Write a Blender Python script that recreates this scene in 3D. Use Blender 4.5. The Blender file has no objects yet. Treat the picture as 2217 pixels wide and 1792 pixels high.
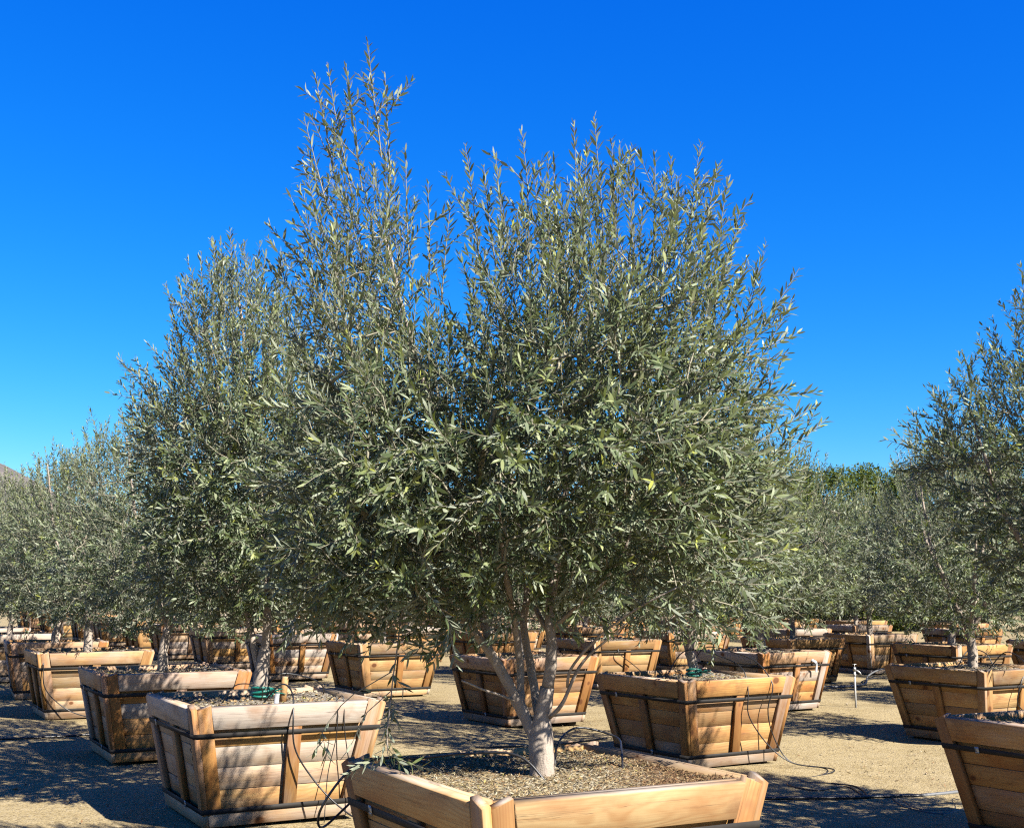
import bpy, math, random
import numpy as np
from mathutils import Matrix, Vector

random.seed(7)
R_ = math.radians
scene = bpy.context.scene
col = scene.collection

# ---------------------------------------------------------------- camera, sky, sun, exposure
F_REL, PITCH, CAM_H = 1.1523, 0.151115, 1.4813
cam_d = bpy.data.cameras.new('camera')
cam_d.sensor_width = 36.0
cam_d.lens = 36.0 * F_REL
cam_d.clip_start = 0.05
cam_d.clip_end = 12000
cam = bpy.data.objects.new('camera', cam_d)
col.objects.link(cam)
cam.location = (0, 0, CAM_H)
cam.rotation_euler = (math.pi / 2 + PITCH, 0, 0)
scene.camera = cam

SUN_AZ = math.atan2(0.75, -0.66)      # clockwise from +Y
SUN_EL = R_(40.5)
world = bpy.data.worlds.new('World')
scene.world = world
world.use_nodes = True
nt = world.node_tree
nt.nodes.clear()
w_out = nt.nodes.new('ShaderNodeOutputWorld')
w_bg = nt.nodes.new('ShaderNodeBackground')
w_sky = nt.nodes.new('ShaderNodeTexSky')
w_sky.sky_type = 'NISHITA'
w_sky.sun_disc = False
w_sky.sun_elevation = SUN_EL
w_sky.sun_rotation = SUN_AZ
w_sky.altitude = 300
w_sky.air_density = 1.0
w_sky.dust_density = 0.0
w_sky.ozone_density = 3.0
w_hs = nt.nodes.new('ShaderNodeHueSaturation')
w_hs.inputs['Saturation'].default_value = 1.35
w_hs.inputs['Hue'].default_value = 0.5
w_bg.inputs['Strength'].default_value = 0.055
nt.links.new(w_sky.outputs[0], w_hs.inputs['Color'])
# the phone camera's strongly saturated rendering of a clear sky
w_sep = nt.nodes.new('ShaderNodeSeparateColor')
w_com = nt.nodes.new('ShaderNodeCombineColor')
nt.links.new(w_hs.outputs[0], w_sep.inputs[0])
for ch, (gain, power) in enumerate(((0.17, 1.6), (0.59, 1.0), (2.1, 0.5))):
    w_p = nt.nodes.new('ShaderNodeMath')
    w_p.operation = 'POWER'
    w_p.inputs[1].default_value = power
    w_m = nt.nodes.new('ShaderNodeMath')
    w_m.operation = 'MULTIPLY'
    w_m.inputs[1].default_value = gain
    nt.links.new(w_sep.outputs[ch], w_p.inputs[0])
    nt.links.new(w_p.outputs[0], w_m.inputs[0])
    nt.links.new(w_m.outputs[0], w_com.inputs[ch])
nt.links.new(w_com.outputs[0], w_bg.inputs['Color'])
nt.links.new(w_bg.outputs[0], w_out.inputs['Surface'])

sun_d = bpy.data.lights.new('sun', 'SUN')
sun_d.energy = 5.0
sun_d.angle = R_(0.5)
sun_d.color = (1.0, 0.94, 0.85)
sun = bpy.data.objects.new('sun', sun_d)
col.objects.link(sun)
to_sun = Vector((0.75 * math.cos(SUN_EL), -0.66 * math.cos(SUN_EL), math.sin(SUN_EL)))
sun.rotation_euler = to_sun.to_track_quat('Z', 'Y').to_euler()
sun.location = (20, -15, 25)

vs = scene.view_settings
vs.view_transform = 'Standard'
vs.look = 'None'
vs.exposure = 2.05
vs.gamma = 1.0
vs.use_curve_mapping = False
scene.render.engine = 'CYCLES'
cy = scene.cycles
cy.use_denoising = False
cy.pixel_filter_type = 'BLACKMAN_HARRIS'
cy.filter_width = 1.2
cy.max_bounces = 6
cy.diffuse_bounces = 3
cy.glossy_bounces = 2
cy.transmission_bounces = 3
cy.transparent_max_bounces = 4
cy.caustics_reflective = False
cy.caustics_refractive = False


# ---------------------------------------------------------------- helpers
def rng(seed):
    return np.random.default_rng(seed)


def nrm(v):
    v = np.asarray(v, float)
    return v / np.maximum(np.linalg.norm(v, axis=-1, keepdims=True), 1e-9)


def ground_h(x, y):
    return -0.12 * np.tanh(np.asarray(x, float) * 0.09)


def mk_mesh(name, verts, flat, starts, attrs=None, smooth=True):
    me = bpy.data.meshes.new(name)
    verts = np.asarray(verts, np.float32)
    flat = np.asarray(flat, np.int32)
    starts = np.asarray(starts, np.int32)
    me.vertices.add(len(verts))
    me.vertices.foreach_set('co', verts.ravel())
    me.loops.add(len(flat))
    me.loops.foreach_set('vertex_index', flat)
    me.polygons.add(len(starts))
    me.polygons.foreach_set('loop_start', starts)
    if attrs:
        for k, a in attrs.items():
            at = me.attributes.new(k, 'FLOAT', 'POINT')
            at.data.foreach_set('value', np.asarray(a, np.float32))
    me.update(calc_edges=True)
    if smooth:
        me.polygons.foreach_set('use_smooth', np.ones(len(starts), bool))
    return me


class MB:
    """collects pieces of one mesh"""
    def __init__(self):
        self.v, self.f, self.s, self.nv, self.nl = [], [], [], 0, 0
        self.at = {}

    def add(self, verts, faces, **at):
        verts = np.asarray(verts, np.float32)
        self.v.append(verts)
        for f in faces:
            self.s.append(self.nl)
            self.f.extend([i + self.nv for i in f])
            self.nl += len(f)
        self.nv += len(verts)
        for k, a in at.items():
            self.at.setdefault(k, []).append(np.broadcast_to(np.asarray(a, np.float32), (len(verts),)))

    def tube(self, pts, rad, k=5, cap=True, **at):
        pts = np.asarray(pts, float)
        n = len(pts)
        rad = np.broadcast_to(np.asarray(rad, float), (n,))
        t = nrm(np.gradient(pts, axis=0))
        ref = np.array([0.31, 0.87, 0.38])
        if abs(t[0] @ ref) > 0.9:
            ref = np.array([0.9, -0.2, 0.3])
        us = np.empty((n, 3))
        u = nrm(np.cross(t[0], ref))
        for i in range(n):
            u = nrm(u - t[i] * (u @ t[i]))
            us[i] = u
        ws = np.cross(t, us)
        a = np.arange(k) * 2 * math.pi / k
        ring = pts[:, None, :] + rad[:, None, None] * (np.cos(a)[None, :, None] * us[:, None, :] + np.sin(a)[None, :, None] * ws[:, None, :])
        faces = []
        for i in range(n - 1):
            for j in range(k):
                j2 = (j + 1) % k
                faces.append((i * k + j, i * k + j2, (i + 1) * k + j2, (i + 1) * k + j))
        if cap:
            faces.append(tuple(range(k - 1, -1, -1)))
            faces.append(tuple((n - 1) * k + j for j in range(k)))
        self.add(ring.reshape(-1, 3), faces, **at)

    def box(self, c, h, m=None):
        v = np.array([(x, y, z) for x in (-1, 1) for y in (-1, 1) for z in (-1, 1)], float) * np.asarray(h, float) + np.asarray(c, float)
        if m is not None:
            v = v @ np.array(m.to_3x3()).T + np.array(m.translation)
        self.add(v, [(0, 1, 3, 2), (4, 6, 7, 5), (0, 4, 5, 1), (2, 3, 7, 6), (0, 2, 6, 4), (1, 5, 7, 3)])

    def mesh(self, name, smooth=True):
        return mk_mesh(name, np.concatenate(self.v), self.f, self.s, {k: np.concatenate(a) for k, a in self.at.items()}, smooth)


def link(name, me, mat=None, parent=None):
    o = bpy.data.objects.new(name, me)
    col.objects.link(o)
    if mat is not None and me is not None and not me.materials:
        me.materials.append(mat)
    if parent is not None:
        o.parent = parent
    return o


def tag(o, label=None, cat=None, group=None, kind=None):
    if label:
        o['label'] = label
    if cat:
        o['category'] = cat
    if group:
        o['group'] = group
    if kind:
        o['kind'] = kind
    return o


def empty(name, loc, rz=0.0):
    o = bpy.data.objects.new(name, None)
    o.empty_display_size = 0.2
    col.objects.link(o)
    o.location = loc
    o.rotation_euler = (0, 0, rz)
    return o


def kids(o):
    return [c for c in KIDS.get(o.name, [])]


KIDS = {}


def own(parent, child):
    child.parent = parent
    KIDS.setdefault(parent.name, []).append(child)
    return child


def copy_tree(o, parent=None):
    c = o.copy()
    col.objects.link(c)
    if parent is not None:
        own(parent, c)
    for ch in list(KIDS.get(o.name, [])):
        copy_tree(ch, c)
    return c


def to_world(u, v, y):
    """point at distance y (metres ahead) seen along the ray of a position in the 2217x1792 photograph: used to measure the place"""
    f = F_REL * 2217
    a, b = (u - 1108.5) / f, (896 - v) / f
    c, s = math.cos(PITCH), math.sin(PITCH)
    dx, dy, dz = a, c - b * s, s + b * c
    k = y / dy
    return np.array([dx * k, y, CAM_H + dz * k])


def to_plane(u, v, z=0.0):
    f = F_REL * 2217
    a, b = (u - 1108.5) / f, (896 - v) / f
    c, s = math.cos(PITCH), math.sin(PITCH)
    dx, dy, dz = a, c - b * s, s + b * c
    k = (z - CAM_H) / dz
    return np.array([dx * k, dy * k, z])


# ---------------------------------------------------------------- materials
# measured surfaces are darker than they look in the sunlit picture
ALBEDO = 0.43


class NT:
    def __init__(self, name):
        self.m = bpy.data.materials.new(name)
        self.m.use_nodes = True
        self.t = self.m.node_tree
        self.t.nodes.clear()
        self.out = self.n('ShaderNodeOutputMaterial')

    def n(self, typ, **kw):
        nd = self.t.nodes.new(typ)
        for k, v in kw.items():
            setattr(nd, k, v)
        return nd

    def set(self, nd, key, val):
        if hasattr(val, 'is_linked') or isinstance(val, bpy.types.NodeSocket):
            self.t.links.new(val, nd.inputs[key])
        else:
            nd.inputs[key].default_value = val
        return nd

    def math(self, op, a, b=0.0, c=None, clamp=False):
        nd = self.n('ShaderNodeMath', operation=op, use_clamp=clamp)
        self.set(nd, 0, a)
        self.set(nd, 1, b)
        if c is not None:
            self.set(nd, 2, c)
        return nd.outputs[0]

    def mix(self, f, a, b, mode='MIX'):
        nd = self.n('ShaderNodeMix', data_type='RGBA', blend_type=mode)
        self.set(nd, 0, f)
        for key, val in ((6, a), (7, b)):
            if isinstance(val, tuple) and len(val) == 3:
                val = (*val, 1)
            self.set(nd, key, val)
        return nd.outputs[2]

    def ramp(self, f, stops):
        nd = self.n('ShaderNodeValToRGB')
        self.set(nd, 0, f)
        el = nd.color_ramp.elements
        while len(el) < len(stops):
            el.new(0.5)
        for e, (p, c) in zip(el, stops):
            e.position = p
            e.color = (*c, 1) if len(c) == 3 else c
        return nd.outputs[0]

    def noise(self, vec, scale, detail=4, rough=0.55, dist=0.0):
        nd = self.n('ShaderNodeTexNoise')
        if vec is not None:
            self.set(nd, 'Vector', vec)
        nd.inputs['Scale'].default_value = scale
        nd.inputs['Detail'].default_value = detail
        nd.inputs['Roughness'].default_value = rough
        nd.inputs['Distortion'].default_value = dist
        return nd.outputs[0]

    def vmath(self, op, a, b):
        nd = self.n('ShaderNodeVectorMath', operation=op)
        self.set(nd, 0, a)
        self.set(nd, 1, b)
        return nd.outputs[0]

    def bump(self, h, strength, dist):
        nd = self.n('ShaderNodeBump')
        nd.inputs['Strength'].default_value = strength
        nd.inputs['Distance'].default_value = dist
        self.set(nd, 'Height', h)
        return nd.outputs[0]

    def principled(self, colr, rough=0.7, normal=None, spec=0.4, metal=0.0):
        p = self.n('ShaderNodeBsdfPrincipled')
        if isinstance(colr, tuple) and len(colr) == 3:
            colr = (*colr, 1)
        self.set(p, 'Base Color', self.mix(1.0, colr, (ALBEDO,) * 3, 'MULTIPLY'))
        self.set(p, 'Roughness', rough)
        self.set(p, 'Specular IOR Level', spec)
        self.set(p, 'Metallic', metal)
        if normal is not None:
            self.set(p, 'Normal', normal)
        self.t.links.new(p.outputs[0], self.out.inputs[0])
        return p


def simple(name, c, rough=0.6, spec=0.4, metal=0.0, var=0.15, scale=30):
    m = NT(name)
    tc = m.n('ShaderNodeTexCoord')
    nz = m.noise(tc.outputs['Object'], scale, 4)
    k = m.math('MULTIPLY_ADD', nz, 2 * var, 1 - var)
    cm = m.n('ShaderNodeVectorMath', operation='SCALE')
    cm.inputs[0].default_value = c
    m.set(cm, 'Scale', k)
    m.principled(cm.outputs[0], rough, m.bump(nz, 0.2, 0.003), spec, metal)
    return m.m


def wood_material():
    m = NT('fir_lumber')
    tc = m.n('ShaderNodeTexCoord')
    oi = m.n('ShaderNodeObjectInfo')
    off = m.n('ShaderNodeCombineXYZ')
    m.set(off, 0, m.math('MULTIPLY', oi.outputs['Random'], 37.0))
    m.set(off, 1, m.math('MULTIPLY', oi.outputs['Random'], 91.0))
    m.set(off, 2, m.math('MULTIPLY', oi.outputs['Random'], 53.0))
    p = m.vmath('ADD', tc.outputs['Object'], off.outputs[0])
    # knots: sparse points, stretched along the grain
    pk = m.vmath('MULTIPLY', p, (5.6, 7.2, 0.6))
    vo = m.n('ShaderNodeTexVoronoi', feature='F1')
    m.set(vo, 'Vector', pk)
    vo.inputs['Scale'].default_value = 1.0
    dist = vo.outputs['Distance']
    sep = m.n('ShaderNodeSeparateColor')
    m.set(sep, 0, vo.outputs['Color'])
    has = m.math('GREATER_THAN', sep.outputs[0], 0.62)
    size = m.math('MULTIPLY_ADD', sep.outputs[1], 0.15, 0.08)
    kn = m.math('DIVIDE', dist, size)
    knot = m.math('MULTIPLY', m.math('SUBTRACT', 1.25, kn, clamp=True), has)
    knot = m.math('MULTIPLY', knot, 2.2, clamp=True)
    halo = m.math('MULTIPLY', m.math('SUBTRACT', 1.0, m.math('MULTIPLY', dist, 2.2), clamp=True), has)
    # grain lines bending round the knots
    low = m.noise(m.vmath('MULTIPLY', p, (1.1, 5.0, 5.0)), 1.0, 2)
    sp = m.n('ShaderNodeSeparateXYZ')
    m.set(sp, 0, p)
    ph = m.math('MULTIPLY_ADD', sp.outputs[1], 300.0, m.math('MULTIPLY', low, 70.0))
    ph = m.math('ADD', ph, m.math('MULTIPLY', halo, 11.0))
    ph = m.math('ADD', ph, m.math('MULTIPLY', sp.outputs[2], 240.0))
    ring = m.math('MULTIPLY_ADD', m.math('SINE', ph), 0.5, 0.5)
    ring = m.math('MULTIPLY', m.math('POWER', ring, 1.8), m.math('MULTIPLY_ADD', low, 0.7, 0.25))
    fine = m.noise(m.vmath('MULTIPLY', p, (3.5, 160.0, 160.0)), 1.0, 3, 0.6)
    blot = m.noise(m.vmath('MULTIPLY', p, (2.6, 5.0, 5.0)), 1.0, 4, 0.6)
    c = m.mix(ring, (0.62, 0.405, 0.185), (0.46, 0.235, 0.085))
    c = m.mix(m.math('MULTIPLY_ADD', fine, 0.9, -0.2, clamp=True), c, (0.72, 0.53, 0.26))
    c = m.mix(m.math('MULTIPLY_ADD', blot, 2.4, -1.0, clamp=True), c, (0.42, 0.175, 0.055))
    c = m.mix(1.0, c, oi.outputs['Color'], 'MULTIPLY')
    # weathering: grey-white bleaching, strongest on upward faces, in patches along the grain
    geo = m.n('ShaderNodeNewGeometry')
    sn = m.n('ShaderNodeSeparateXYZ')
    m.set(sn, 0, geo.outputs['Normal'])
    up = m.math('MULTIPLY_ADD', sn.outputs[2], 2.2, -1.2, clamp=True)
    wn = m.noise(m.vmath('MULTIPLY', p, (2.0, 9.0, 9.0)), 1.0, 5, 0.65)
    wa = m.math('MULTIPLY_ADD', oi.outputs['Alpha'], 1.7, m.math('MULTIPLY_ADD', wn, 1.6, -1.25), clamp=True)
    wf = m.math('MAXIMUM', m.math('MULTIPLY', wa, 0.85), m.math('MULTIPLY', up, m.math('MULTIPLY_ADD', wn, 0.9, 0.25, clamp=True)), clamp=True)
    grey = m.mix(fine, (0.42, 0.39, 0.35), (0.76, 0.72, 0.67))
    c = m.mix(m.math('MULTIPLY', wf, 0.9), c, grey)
    # dirt and drip stains
    dn = m.noise(m.vmath('MULTIPLY', p, (1.3, 14.0, 3.0)), 1.0, 5, 0.7)
    df = m.math('MULTIPLY_ADD', dn, 4.0, -2.2, clamp=True)
    c = m.mix(m.math('MULTIPLY', df, 0.75), c, (0.12, 0.06, 0.03))
    wet = m.math('MULTIPLY_ADD', m.noise(m.vmath('ADD', p, (5.0, 3.0, 1.0)), 3.4, 4, 0.6), 6.0, -3.3, clamp=True)
    c = m.mix(m.math('MULTIPLY', wet, 0.62), c, (0.27, 0.125, 0.055))
    c = m.mix(m.math('MULTIPLY', halo, 0.55), c, (0.46, 0.20, 0.06))
    c = m.mix(knot, c, (0.20, 0.075, 0.022))
    # checks: fine dark cracks along the grain
    cr = m.noise(m.vmath('MULTIPLY', p, (1.6, 70.0, 9.0)), 1.0, 2, 0.4)
    crf = m.math('SUBTRACT', 1.0, m.math('MULTIPLY', m.math('ABSOLUTE', m.math('SUBTRACT', cr, 0.33)), 60.0), clamp=True)
    c = m.mix(m.math('MULTIPLY', crf, 0.5), c, (0.07, 0.035, 0.02))
    h = m.math('ADD', m.math('MULTIPLY', fine, 0.6), m.math('MULTIPLY_ADD', ring, -0.35, m.math('MULTIPLY', crf, -1.0)))
    m.principled(c, 0.72, m.bump(h, 0.35, 0.002), 0.3)
    return m.m


def bark_material(name, c0, c1, c2, scale=1.0):
    m = NT(name)
    tc = m.n('ShaderNodeTexCoord')
    p = tc.outputs['Object']
    a = m.noise(m.vmath('MULTIPLY', p, (26 * scale, 26 * scale, 7 * scale)), 1.0, 6, 0.62, 0.4)
    b = m.noise(p, 9 * scale, 4, 0.6)
    f = m.noise(p, 160 * scale, 3, 0.6)
    c = m.mix(m.math('MULTIPLY_ADD', a, 2.6, -0.85, clamp=True), c0, c1)
    c = m.mix(m.math('MULTIPLY_ADD', b, 3.4, -1.75, clamp=True), c, c2)
    c = m.mix(m.math('MULTIPLY_ADD', f, 0.9, -0.25, clamp=True), c, (c1[0] * 1.25, c1[1] * 1.22, c1[2] * 1.18))
    sc = m.noise(m.vmath('MULTIPLY', p, (34 * scale, 34 * scale, 15 * scale)), 1.0, 3, 0.5, 1.2)
    scf = m.math('MULTIPLY_ADD', sc, 9.0, -5.9, clamp=True)
    c = m.mix(m.math('MULTIPLY', scf, 0.6), c, tuple(x * 0.45 for x in c2))
    h = m.math('ADD', m.math('MULTIPLY', a, 1.0), m.math('MULTIPLY_ADD', f, 0.25, m.math('MULTIPLY', scf, -0.6)))
    m.principled(c, 0.85, m.bump(h, 0.9, 0.010), 0.2)
    return m.m


def leaf_material(name, dark, mid, light, young, under, spec=0.26, trans=(0.20, 0.25, 0.03), tmix=0.20, rough=0.5):
    m = NT(name)
    tone = m.n('ShaderNodeAttribute', attribute_name='tone').outputs['Fac']
    yng = m.n('ShaderNodeAttribute', attribute_name='young').outputs['Fac']
    geo = m.n('ShaderNodeNewGeometry')
    c = m.ramp(tone, [(0.0, dark), (0.55, mid), (1.0, light)])
    c = m.mix(yng, c, young)
    u = m.mix(m.math('MULTIPLY', yng, 0.5), m.mix(tone, tuple(x * 0.8 for x in under), tuple(x * 1.15 for x in under)), young)
    c = m.mix(geo.outputs['Backfacing'], c, u)
    p = m.n('ShaderNodeBsdfPrincipled')
    c = m.mix(1.0, c, (ALBEDO,) * 3, 'MULTIPLY')
    m.set(p, 'Base Color', c)
    m.set(p, 'Roughness', m.math('MULTIPLY_ADD', geo.outputs['Backfacing'], 0.3, rough))
    p.inputs['Specular IOR Level'].default_value = spec
    tr = m.n('ShaderNodeBsdfTranslucent')
    m.set(tr, 'Color', m.mix(0.6, c, trans))
    ms = m.n('ShaderNodeMixShader')
    ms.inputs[0].default_value = tmix
    m.t.links.new(p.outputs[0], ms.inputs[1])
    m.t.links.new(tr.outputs[0], ms.inputs[2])
    m.t.links.new(ms.outputs[0], m.out.inputs[0])
    return m.m


def ground_material():
    m = NT('decomposed_granite')
    tc = m.n('ShaderNodeTexCoord')
    p = tc.outputs['Object']
    big = m.noise(p, 0.35, 4, 0.6)
    med = m.noise(p, 3.2, 5, 0.65)
    fin = m.noise(p, 38.0, 5, 0.7)
    vo = m.n('ShaderNodeTexVoronoi', feature='F1')
    m.set(vo, 'Vector', p)
    vo.inputs['Scale'].default_value = 75.0
    sc = m.n('ShaderNodeSeparateColor')
    m.set(sc, 0, vo.outputs['Color'])
    c = m.ramp(m.math('MULTIPLY_ADD', med, 0.6, m.math('MULTIPLY', fin, 0.5)), [(0.34, (0.34, 0.26, 0.125)), (0.52, (0.56, 0.445, 0.235)), (0.72, (0.70, 0.58, 0.345))])
    c = m.mix(m.math('MULTIPLY_ADD', big, 2.4, -0.95, clamp=True), c, (0.60, 0.48, 0.26))
    c = m.mix(m.math('MULTIPLY', m.math('GREATER_THAN', sc.outputs[0], 0.8), 0.55), c, (0.74, 0.63, 0.43))
    c = m.mix(m.math('MULTIPLY', m.math('LESS_THAN', sc.outputs[1], 0.14), 0.6), c, (0.12, 0.08, 0.045))
    damp = m.math('MULTIPLY_ADD', m.noise(p, 0.55, 5, 0.65), 5.5, -2.9, clamp=True)
    c = m.mix(m.math('MULTIPLY', damp, 0.6), c, (0.34, 0.255, 0.135))
    h = m.math('ADD', m.math('MULTIPLY', fin, 0.8), m.math('MULTIPLY_ADD', vo.outputs['Distance'], -0.6, m.math('MULTIPLY', med, 2.0)))
    m.principled(m.mix(1.0, c, (0.80, 0.785, 0.755), 'MULTIPLY'), 0.95, m.bump(h, 0.6, 0.018), 0.1)
    return m.m


def soil_material(name, a, b, c3, pale, rust=False):
    m = NT(name)
    tc = m.n('ShaderNodeTexCoord')
    p = tc.outputs['Object']
    n1 = m.noise(p, 4.0, 5, 0.6)
    n2 = m.noise(p, 42.0, 5, 0.7)
    vo = m.n('ShaderNodeTexVoronoi', feature='F1')
    m.set(vo, 'Vector', m.vmath('MULTIPLY', p, (1.0, 1.7, 1.0)))
    vo.inputs['Scale'].default_value = 62.0
    sc = m.n('ShaderNodeSeparateColor')
    m.set(sc, 0, vo.outputs['Color'])
    c = m.ramp(n2, [(0.3, a), (0.5, b), (0.72, pale)])
    c = m.mix(m.math('MULTIPLY_ADD', n1, 3.5, -1.9, clamp=True), c, c3)
    c = m.mix(m.math('MULTIPLY', m.math('GREATER_THAN', sc.outputs[0], 0.70), 0.75), c, pale)
    c = m.mix(m.math('MULTIPLY', m.math('LESS_THAN', sc.outputs[1], 0.2), 0.6), c, (0.06, 0.035, 0.02))
    if rust:
        sp = m.n('ShaderNodeSeparateXYZ')
        m.set(sp, 0, p)
        rr = m.math('ADD', m.math('MULTIPLY_ADD', sp.outputs[0], 2.6, m.math('MULTIPLY', sp.outputs[1], -1.9)), m.math('MULTIPLY_ADD', n1, 1.6, -1.55), clamp=True)
        c = m.mix(m.math('MULTIPLY', rr, 0.75), c, (0.24, 0.115, 0.05))
    h = m.math('ADD', n2, m.math('MULTIPLY', vo.outputs['Distance'], -0.7))
    m.principled(c, 0.95, m.bump(h, 1.0, 0.02), 0.1)
    return m.m


def litter_material():
    m = NT('dry_litter')
    tone = m.n('ShaderNodeAttribute', attribute_name='tone').outputs['Fac']
    c = m.ramp(tone, [(0.0, (0.11, 0.06, 0.03)), (0.22, (0.27, 0.14, 0.065)), (0.45, (0.40, 0.28, 0.13)), (0.7, (0.47, 0.38, 0.22)), (0.88, (0.56, 0.50, 0.38)), (1.0, (0.44, 0.40, 0.12))])
    m.principled(c, 0.85, None, 0.2)
    return m.m


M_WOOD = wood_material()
M_BARK = bark_material('olive_bark', (0.36, 0.295, 0.235), (0.58, 0.495, 0.41), (0.27, 0.21, 0.165))
M_TWIG = simple('olive_twig', (0.40, 0.37, 0.27), 0.8, 0.2, 0, 0.3, 25)
OL = dict(dark=(0.028, 0.054, 0.022), mid=(0.150, 0.205, 0.095), light=(0.40, 0.455, 0.29), young=(0.52, 0.55, 0.10), under=(0.37, 0.41, 0.31))
M_LEAF = leaf_material('olive_leaf', **OL)
M_GROUND = ground_material()
M_SOIL_N = soil_material('straw_mulch', (0.17, 0.10, 0.05), (0.38, 0.29, 0.15), (0.36, 0.31, 0.09), (0.62, 0.55, 0.40), True)
M_SOIL = soil_material('chip_mulch', (0.13, 0.085, 0.05), (0.34, 0.27, 0.18), (0.40, 0.35, 0.27), (0.66, 0.62, 0.54))
M_LITTER = litter_material()
M_BAND = simple('black_steel_strap', (0.040, 0.036, 0.032), 0.75, 0.2, 0.0, 0.5, 14)
M_CLIP = simple('zinc_clip', (0.55, 0.55, 0.53), 0.4, 0.5, 0.6, 0.15, 60)
M_TUBE = simple('black_polythene', (0.018, 0.018, 0.019), 0.42, 0.5, 0, 0.3, 20)
M_GREYTUBE = simple('grey_polythene', (0.17, 0.175, 0.175), 0.5, 0.5, 0, 0.2, 20)
M_PVC = simple('white_pvc', (0.62, 0.63, 0.62), 0.45, 0.5, 0, 0.12, 20)
M_TAPE = simple('green_tie_tape', (0.01, 0.20, 0.15), 0.45, 0.5, 0, 0.3, 30)
M_WHITETAPE = simple('white_tape', (0.72, 0.74, 0.78), 0.6, 0.4, 0, 0.1, 30)
M_DARK = simple('dark_mark', (0.06, 0.03, 0.02), 0.8, 0.2, 0, 0.3, 30)
M_SKID = simple('dark_runner_wood', (0.07, 0.05, 0.035), 0.9, 0.2, 0, 0.4, 12)
M_STONE = simple('pebble_stone', (0.42, 0.35, 0.24), 0.9, 0.2, 0, 0.35, 20)

# ---------------------------------------------------------------- ground and far setting
def ground():
    xs = np.concatenate([[-6000, -2000, -600, -200, -80, -40], np.arange(-24, 24.01, 0.3), [40, 80, 200, 600, 2000, 6000]])
    ys = np.concatenate([[-400, -100, -30, -10, -3], np.arange(0, 40.01, 0.3), [50, 70, 100, 200, 600, 2000, 9000]])
    X, Y = np.meshgrid(xs, ys)
    Z = ground_h(X, Y)
    r = rng(3)
    for k in range(14):
        fx, fy, ph = r.uniform(-3.2, 3.2), r.uniform(-3.2, 3.2), r.uniform(0, 6.28)
        Z = Z + 0.0035 * np.sin(fx * X + fy * Y + ph) * (np.abs(X) < 30) * (Y < 45)
    nx, ny = len(xs), len(ys)
    i = (np.arange(ny - 1)[:, None] * nx + np.arange(nx - 1)[None, :]).ravel()
    f = np.stack([i, i + 1, i + 1 + nx, i + nx], 1)
    me = mk_mesh('ground', np.stack([X, Y, Z], -1).reshape(-1, 3), f.ravel(), np.arange(len(f)) * 4)
    tag(link('ground', me, M_GROUND), kind='structure', label='bare tan decomposed granite yard between the tree boxes')


ground()


def pebbles():
    r = rng(5)
    base = np.array([(1, 0, 0), (-1, 0, 0), (0, 1, 0), (0, -1, 0), (0, 0, .8), (0, 0, -.5)])
    fc = np.array([(0, 2, 4), (2, 1, 4), (1, 3, 4), (3, 0, 4), (2, 0, 5), (1, 2, 5), (3, 1, 5), (0, 3, 5)])
    n = 9000
    y = 5.5 + 22 * r.random(n) ** 1.7
    x = (r.random(n) * 2 - 1) * 0.52 * y
    s = 0.003 + 0.008 * r.random(n) ** 4 + 0.02 * (r.random(n) > 0.996)
    a = r.random(n) * 6.28
    v = base[None] * s[:, None, None] * r.uniform(0.6, 1.3, (n, 1, 3))
    v = v + r.normal(0, 0.12, v.shape) * s[:, None, None]
    ca, sa = np.cos(a)[:, None], np.sin(a)[:, None]
    v = np.stack([v[..., 0] * ca - v[..., 1] * sa, v[..., 0] * sa + v[..., 1] * ca, v[..., 2]], -1)
    v[..., 0] += x[:, None]
    v[..., 1] += y[:, None]
    v[..., 2] += (ground_h(x, y) + s * 0.2)[:, None]
    f = (fc[None] + (np.arange(n) * 6)[:, None, None]).reshape(-1, 3)
    me = mk_mesh('gravel', v.reshape(-1, 3), f.ravel(), np.arange(len(f)) * 3, None, False)
    tag(link('gravel', me, M_STONE), 'small loose pebbles scattered over the tan ground', 'gravel', kind='stuff')



pebbles()


def fallen_leaves():
    r = rng(15)
    n = 5200
    y = 5.0 + 17 * r.random(n) ** 1.5
    x = (r.random(n) * 2 - 1) * 0.5 * y
    # they gather in drifts
    k = r.random(n) < 0.6
    cx, cy2 = r.uniform(-6, 6, 60), r.uniform(5.5, 17, 60)
    j = r.integers(0, 60, n)
    x = np.where(k, cx[j] + r.normal(0, .35, n), x)
    y = np.where(k, cy2[j] + r.normal(0, .35, n), y)
    a = r.random(n) * 6.28
    el = r.normal(0.1, 0.2, n)
    D = np.stack([np.cos(a) * np.cos(el), np.sin(a) * np.cos(el), np.sin(el)], 1)
    N = nrm(np.stack([r.normal(0, .35, n), r.normal(0, .35, n), np.ones(n)], 1))
    N = nrm(N - D * (N * D).sum(1, keepdims=True))
    L = r.uniform(0.02, 0.05, n)
    me = leaf_mesh('fallen_leaves', np.stack([x, y, ground_h(x, y) + 0.006], 1), D, N, L, L * 0.25, r.normal(0, .2, n), np.clip(r.normal(0.4, 0.25, n), 0, 1), np.zeros(n))
    tag(link('fallen_leaves', me, M_LITTER), 'dry olive leaves fallen on the tan ground between the boxes', 'fallen leaves', kind='stuff')




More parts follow.
